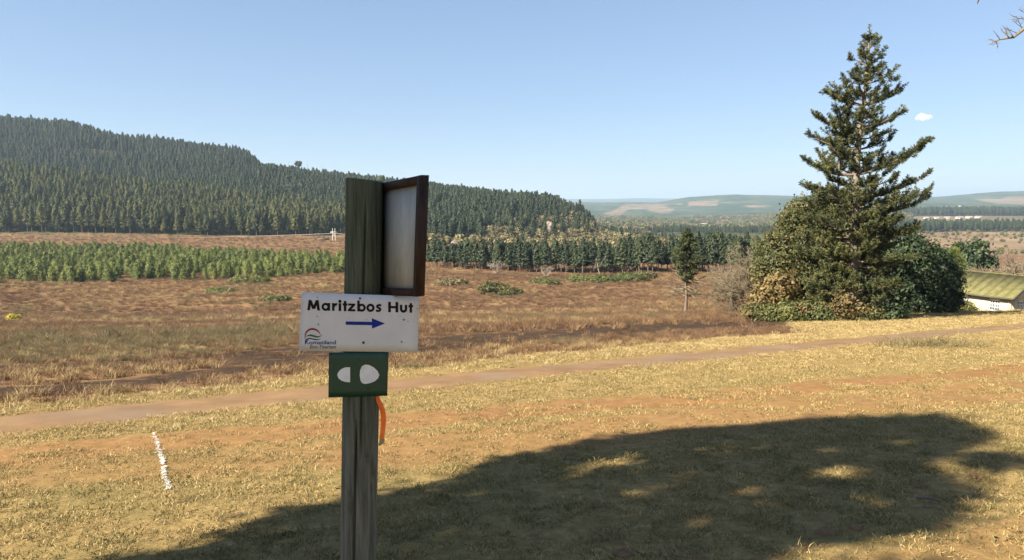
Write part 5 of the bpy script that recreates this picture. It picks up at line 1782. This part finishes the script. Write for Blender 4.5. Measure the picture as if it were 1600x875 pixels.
def meadow_grass():
    rng = np.random.default_rng(16)
    def shrubby(sd, mat):
        mb = tuft(sd, 150, .42, .34, .0045, 1.0, (0.0, 1.0))
        mb2 = tuft(sd + 50, 90, .25, .42, .004, .9, (0.1, 1.0))
        V, F, T, M = mb2.arrays(); mb.add(V + [.3, .1, 0], F, T)
        return set_mat(mb, mat)
    protos = [set_mat(tuft(740, 60, .38, .42, .010, .9), 0), set_mat(tuft(741, 60, .38, .42, .010, .9), 1), set_mat(tuft(742, 60, .38, .36, .010, .9), 1), set_mat(tuft(743, 60, .4, .38, .011, .9), 2),
              shrubby(744, 1), shrubby(745, 2), shrubby(746, 3), set_mat(tuft(747, 70, .5, .7, .009, .8), 3), set_mat(tuft(748, 36, .35, .14, .010, .8, (0, .2)), 2)]
    P_, S_, I_ = [], [], []
    for d0, d1, dens, sc in ((9, 35, 10, .36), (35, 80, 2.8, .66), (80, 215, 0.8, 1.1), (215, 500, 0.06, 2.0)):
        n = int(.8 * (d1 * d1 - d0 * d0) * dens)
        y = np.sqrt(rng.uniform(d0 * d0, d1 * d1, n)); x = rng.uniform(-.8, .8, n) * y
        bm = burn_mask(x, y)
        k = (lawn_edge(x, y) < 0.5) & (rng.random(n) > bm * 0.88 * (fbm(x * .5, y * .5, 81, 3) > .36))
        if d0 < 215: k &= ~((x / y > .40) & (y > 30)) & ~((y > 44) & (x / y > .33))
        else: k &= ~forest_mask(x, y) & (x / y < .3)
        x, y, bm = x[k], y[k], bm[k]
        f1 = fbm(x * .035, y * .09, 82, 4) + .10 * (fbm(x * .3, y * .6, 83, 3) - .5); f2 = fbm(x * .06, y * .12, 84, 4); r = rng.random(len(x))
        idx = np.where(f1 < .45, rng.choice([3, 5, 1, 2], len(x)), np.where(f1 < .53, rng.choice([1, 2, 4, 3], len(x)), rng.choice([0, 1, 1, 2], len(x))))
        near_scrub = poly_band([(-60, 545), (150, 540), (300, 535), (450, 518)], x, y, 3.0, 6.0) > .3
        idx = np.where(near_scrub & (r < .6), rng.choice([6, 7, 6], len(x)), idx)
        idx = np.where((f2 > .62) & (r < .5), 6, idx)
        idx = np.where(bm > .4, np.where(r < .75, 8, 1), idx)
        P_.append(np.stack([x, y], 1)); S_.append(sc * rng.uniform(.55, 1.35, len(x)) * np.where(near_scrub, 1.3, 1)); I_.append(idx)
    p = np.concatenate(P_); s = np.concatenate(S_); i = np.concatenate(I_)
    scatter('meadow_grass', 'brown and russet dry grass and low scrub of the meadow', protos, [MAT['straw'], MAT['rust'], MAT['purple'], MAT['olive']], np.column_stack([p, H(p[:, 0], p[:, 1])]), s, turn(len(p), rng, .1), i)


meadow_grass()


# ------------------------------------------------------------------ shade tree behind the camera on the left, bare tree on the right
def shade_tree():
    rng = np.random.default_rng(90)
    dirn = np.array([0.866, 0.5]); nrm = np.array([-0.5, 0.866])
    B = np.array([-9.2, 0.0]); gz = zat(*B)
    k = math.tan(SUN_EL) - 0.053
    e = empty('shade_tree', (B[0], B[1], gz), 'leafy tree just outside the frame whose shadow lies across the foreground', 'tree')
    cr = MB(); tr = MB()
    tr.tube([[0, 0, -.3], [0.1, 0, 2.5], [-0.1, 0.1, 6], [0, 0, 9.5], [0.05, 0, 11.6]], [.32, .26, .2, .12, .04], 10)
    # the crown's outline is read back from the shadow it throws on the lawn
    outline = [(320, 838), (460, 808), (530, 792), (590, 778), (700, 753), (800, 719), (900, 694), (1000, 682), (1080, 676), (1200, 664), (1300, 657), (1380, 659), (1455, 652),
               (1480, 664), (1540, 677), (1515, 690), (1470, 706), (1600, 708), (1600, 716), (1560, 730), (1500, 742), (1540, 768), (1535, 798), (1470, 808), (1400, 811), (1290, 826), (1205, 850),
               (1180, 880), (265, 880), (300, 868), (380, 860), (530, 826), (430, 836)]
    gaps = [(450, 838, 60, 1), (600, 812, 50, 1), (950, 722, 30, 1), (1260, 700, 40, 0), (1430, 690, 26, 0), (690, 778, 40, 6), (788, 805, 26, 6), (735, 836, 75, 9), (640, 858, 45, 12), (878, 742, 24, 5), (915, 806, 20, 6), (985, 753, 22, 5), (1011, 777, 40, 7), (1202, 767, 45, 9), (1340, 733, 50, 7),
            (1084, 738, 26, 4), (1500, 724, 34, 8), (1405, 777, 24, 7), (1120, 705, 18, 4), (860, 860, 40, 8), (1130, 812, 26, 6), (560, 806, 30, 5), (1270, 790, 22, 6)]
    n0 = 9000
    gx = rng.uniform(-5.5, 7.5, n0); gy = rng.uniform(0.5, 10.5, n0); gzz = H(gx, gy, False)
    X, Y = pix(gx, gy, gzz)
    rel = np.stack([gx - B[0], gy - B[1]], 1); lat_ = rel @ nrm; D_ = rel @ dirn; h_ = D_ * k
    ok = inpoly(X, Y, outline)
    for cx, cy, rx, ry in gaps: ok &= ((X - cx) / (rx + 30)) ** 2 + ((Y - cy) / (ry + 11)) ** 2 > 1
    low = (Y >= 880) | (gy < 3.2)
    ok = np.where(low, (lat_ > -3.2) & (lat_ < 0.2) & (h_ > 5.6) & (h_ < 9.0), ok)
    ids = np.nonzero(ok)[0][:1150]
    for q, i in enumerate(ids):
        h = h_[i]; lat = lat_[i]
        dep = rng.normal() * 0.9
        c = np.array([*(nrm * lat + dirn * dep), h - dep * math.tan(SUN_EL)])
        n = 46
        cr.cards(c + rng.normal(size=(n, 3)) * .12, rdir(n, rng) * .045, rdir(n, rng) * .085, np.clip(rng.uniform(.1, .7) + rng.normal(size=n) * .1, 0, 1))
        if q % 9 == 0:
            s = np.array([0, 0, max(3, h - 1.5)]); tr.tube([s, (s + c) / 2 + [0, 0, .15], c], [.05, .03, .01], 5, cap=False)
    obj('trunk', smooth_shade(tr.mesh('trunk', [MAT['bark']])), e); obj('crown', cr.mesh('crown', [MAT['broad']]), e)
    # bare tree outside the right edge, one limb reaching into the picture
    B = np.array([7.4, 4.6]); gz = zat(*B); base = np.array([B[0], B[1], gz])
    e = empty('bare_tree', base, 'bare grey branch tips of a tree reaching in at the top right corner', 'tree')
    tr = MB()
    tr.tube([[0, 0, -.2], [.05, 0, 1.5], [0, .1, 3.2], [.1, 0, 4.6]], [.16, .13, .10, .06], 8)
    obj('trunk', smooth_shade(tr.mesh('trunk', [MAT['deadwood']])), e)
    lim = MB()
    rng = np.random.default_rng(4)
    pxs = [(1700, -10), (1640, 8), (1600, 45), (1584, 58), (1560, 62), (1545, 70)]
    d0 = 5.6
    pts = [np.array([0, .1, 3.0]), np.array([-1.0, .5, 3.25])] + [P(x, y, d0 + .02 * i) - base for i, (x, y) in enumerate(pxs)][1:]
    lim.tube(pts, np.linspace(.026, .002, len(pts)), 6)
    for (x, y, dx, dy) in ((1600, 45, -18, -14), (1598, 47, -10, -22), (1590, 52, -22, -8), (1584, 58, -16, -10), (1584, 58, -12, -18), (1578, 59, -14, -12), (1575, 60, -4, -14), (1560, 62, -8, 8), (1556, 64, 4, 9), (1555, 65, -10, -4), (1562, 61, -6, -9), (1600, 30, -20, -6), (1604, 26, -22, 4), (1603, 22, -12, -8)):
        a = P(x, y, d0 + .05) - base; b = P(x + dx, y + dy, d0 + .05 + rng.normal() * .05) - base
        mid = (a + b) / 2 + rng.normal(size=3) * .006
        lim.tube([a, mid, b], [.0030, .0022, .0013], 4, cap=False)
        for w in range(3):
            st = a + (b - a) * rng.uniform(.3, .95); lim.tube([st, st + unit((b - a) / np.linalg.norm(b - a) + rdir(1, rng)[0] * .9) * rng.uniform(.02, .045)], [.0022, .0014], 3, cap=False)
    a = np.array([0, .1, 3.4]); pts = [a, np.array([-.9, .5, 4.0]), P(1570, -40, 5.4) - base, P(1545, -12, 5.4) - base, P(1526, 2, 5.4) - base]
    lim.tube(pts, [.04, .02, .008, .005, .002], 5)
    for w in range(4):
        st = pts[-2] + (pts[-1] - pts[-2]) * rng.uniform(.3, .95); lim.tube([st, st + rdir(1, rng)[0] * .04], [.003, .0015], 3, cap=False)
    obj('branches', lim.mesh('branches', [MAT['twig']]), e)
    lim2 = bare_tree(700, [((0.05, 0, 2.4), (1.2, .3, 3.8), .07), ((.1, 0, 3.6), (.9, .5, 5.2), .06), ((.1, 0, 4.4), (.4, -.3, 5.8), .05)], 3, .5, .6, 3, .006, .15, 5)
    obj('branches', lim2.mesh('branches', [MAT['twig']]), e)


shade_tree()


# ------------------------------------------------------------------ small things on the lawn
def lawn_things():
    def gp(X, Y):
        p = G(X, Y); return np.array([p[0], p[1], zat(p[0], p[1])])
    stones = [(1526, 743, 20, 9, 'flat reddish stone half in sun at the right end of the shadow'), (1438, 756, 17, 9, 'dark stone in the shadow left of the sunlit flat stone'),
              (1293, 828, 28, 12, 'large grey brown stone sunk in the shaded grass'), (1338, 823, 17, 10, 'stone just right of the large sunken one in the shade'),
              (1472, 822, 14, 7, 'small stone at the lower right edge of the shadow'), (974, 862, 26, 12, 'half buried stone in the shade at the bottom of the picture'),
              (1050, 868, 14, 7, 'small stone right of the half buried one at the bottom'), (1100, 872, 20, 8, 'flat stone at the bottom edge in the shade'), (1568, 818, 7, 5, 'tiny reddish stone in the sunlit grass at lower right')]
    for i, (X, Y, w, h, lab) in enumerate(stones):
        p = gp(X, Y + h * .3); s = p[1] / FPX * .72; p[2] -= h * s * .35
        m = MB(); nx, ny = 18, 9
        uu, vv = np.meshgrid(np.linspace(0, 2 * math.pi, nx, endpoint=False), np.linspace(-.5, math.pi / 2, ny))
        rr = 1 + .35 * (vnoise(np.cos(uu) * 1.7 + 5 + i, np.sin(uu) * 1.7 + vv * 1.3 + 5, 20 + i) - .5)
        V = np.stack([w * s * rr * np.cos(uu) * np.cos(vv), w * s * .7 * rr * np.sin(uu) * np.cos(vv), h * s * 1.5 * rr * np.sin(vv)], -1)
        j = np.arange(nx)[None]; k = (j + 1) % nx; ii = np.arange(ny - 1)[:, None] * nx
        m.add(V.reshape(-1, 3), np.stack([ii + j, ii + k, ii + nx + k, ii + nx + j], -1).reshape(-1, 4))
        tag(obj('stone', smooth_shade(m.mesh('stone', [MAT['stone']])), loc=p), lab, 'stone')
    for i, (X0, Y0, X1, Y1, lab) in enumerate(((1432, 783, 1468, 789, 'short thick stick lying in the shade near the right stones'), (1440, 800, 1478, 806, 'thin stick lying below the thick one in the shade'), (1048, 655, 1054, 655.5, 'tiny dark twig at the edge of the shadow'))):
        a = gp(X0, Y0) + [0, 0, .035]; b = gp(X1, Y1) + [0, 0, .03]
        m = MB(); m.tube([a - a, (b - a) * .5 + [0, 0, .012], b - a], [.014, .012, .006] if i == 0 else [.006, .005, .003], 6)
        tag(obj('stick', m.mesh('stick', [MAT['bark']]), loc=a), lab, 'stick')
    # painted white line: ragged patches of paint on the thatch and whitened blades
    rng = np.random.default_rng(3)
    cl = [(240, 676), (246, 694), (249, 707), (254, 722), (255, 735), (258, 748), (264, 764)]
    wh = [1.6, 2.2, 3.4, 1.8, 3.5, 2.6, 3.6]
    N = 5200
    t = rng.uniform(0, len(cl) - 1, N); i = np.arange(len(cl))
    X = np.interp(t, i, [c[0] for c in cl]); Y = np.interp(t, i, [c[1] for c in cl]); W = np.interp(t, i, wh)
    gap = vnoise(t * 5, t * 0, 9)
    X = X + rng.normal(size=N) * W * .48 * (0.6 + gap); Y = Y + rng.normal(size=N) * 1.2
    k = gap > .22
    pts = np.array([gp(a, b) for a, b in zip(X[k][:250], Y[k][:250])])
    n = len(pts)
    mb = MB(); a = rng.random(n) * 6.283; d = np.stack([np.cos(a), np.sin(a), np.zeros(n)], 1)
    L = rng.uniform(.008, .03, n)[:, None]; sd = np.stack([-d[:, 1], d[:, 0], np.zeros(n)], 1) * rng.uniform(.002, .0055, n)[:, None]
    c = pts + [0, 0, .010] + np.stack([np.zeros(n), np.zeros(n), rng.uniform(-.004, .010, n)], 1)
    tl = np.stack([np.zeros(n), np.zeros(n), rng.normal(size=n) * .004], 1)
    V = np.stack([c - d * L - sd - tl, c - d * L + sd - tl, c + d * L + sd + tl, c + d * L - sd + tl], 1).reshape(-1, 3)
    mb.add(V, np.arange(4 * n).reshape(n, 4))
    o = obj('chalk_line', mb.mesh('chalk_line', [plain('white_line_paint', (0.46, 0.45, 0.42), .9, .1, 30, .1)]))
    tag(o, 'broken white line painted across the dry lawn', 'line', kind='stuff')
    # fallen leaves and crumbs of bark under the tree
    n = 420; y = np.sqrt(rng.uniform(4.3 ** 2, 10 ** 2, n)); x = rng.uniform(-.5, .78, n) * y
    z = H(x, y) + .034
    n1 = rdir(n, rng, .0); n1[:, 2] *= .3; s = rng.uniform(.008, .022, n)[:, None]
    mb = MB(); mb.cards(np.column_stack([x, y, z]), unit(n1) * s, unit(np.cross(n1, [0, 0, 1.0]) + rdir(n, rng) * .3) * s, rng.random(n))
    tag(obj('fallen_leaves', mb.mesh('fallen_leaves', [MAT['brownleaf']])), 'scattered dry fallen leaves on the lawn', kind='stuff')
    # darker dry tussocks at the right beside the path
    for i, (X, Y, lab) in enumerate(((1412, 542, 'grey dry tussock beside the path, leftmost of three'), (1450, 541, 'grey dry tussock beside the path, in the middle of three'), (1495, 541, 'grey dry tussock beside the path, rightmost of three'))):
        p = gp(X, Y); m = tuft(800 + i, 240, .8, .26, .006, 1.4, (0.2, 1)); tag(obj('grass_tussock', m.mesh('grass_tussock', [MAT['olive']]), loc=p), lab, 'tussock')


lawn_things()


# ------------------------------------------------------------------ cloud and haze
def cloud():
    D = 30000
    c = P(1443, 183, D); s = D / FPX
    t = NT('cloud_vapour')
    co = t.coord()
    pv = t.n('ShaderNodeVolumePrincipled'); pv.inputs['Color'].default_value = (1, 1, 1, 1); pv.inputs['Anisotropy'].default_value = -0.4
    nz = t.noise(1.0 / (5 * s), 5, .6, co)
    den = t.math('MULTIPLY', t.bw(nz, .40, .72), 0.006)
    t.l(den, pv.inputs['Density']); t.l(pv.outputs[0], t.out.inputs['Volume'])
    m = MB()
    for dx, dz, r in ((-3, 1, 7.0), (4, -.5, 5.5), (9, 0, 4.5), (-9, -2, 4.0), (0, -2, 5)):
        nx, ny = 16, 10
        uu, vv = np.meshgrid(np.linspace(0, 2 * math.pi, nx, endpoint=False), np.linspace(-math.pi / 2, math.pi / 2, ny))
        V = np.stack([r * np.cos(uu) * np.cos(vv) + dx, r * np.sin(uu) * np.cos(vv), r * .8 * np.sin(vv) + dz], -1) * s
        j = np.arange(nx)[None]; k = (j + 1) % nx; ii = np.arange(ny - 1)[:, None] * nx
        m.add(V.reshape(-1, 3), np.stack([ii + j, ii + k, ii + nx + k, ii + nx + j], -1).reshape(-1, 4))
    tag(obj('cloud', smooth_shade(m.mesh('cloud', [t.m])), loc=c), 'single small white cloud right of the tall conifer top', 'cloud')


cloud()


def haze():
    t = NT('valley_haze')
    pv = t.n('ShaderNodeVolumePrincipled')
    pv.inputs['Color'].default_value = (0.62, 0.81, 1.0, 1)
    pv.inputs['Density'].default_value = 0.000095
    pv.inputs['Anisotropy'].default_value = 0.2
    t.l(pv.outputs[0], t.out.inputs['Volume'])
    m = MB(); m.box((-27500, -27500, -260), (27500, 27500, 190))
    tag(obj('haze', m.mesh('haze', [t.m])), 'thin bluish haze over the valley', kind='stuff')


haze()
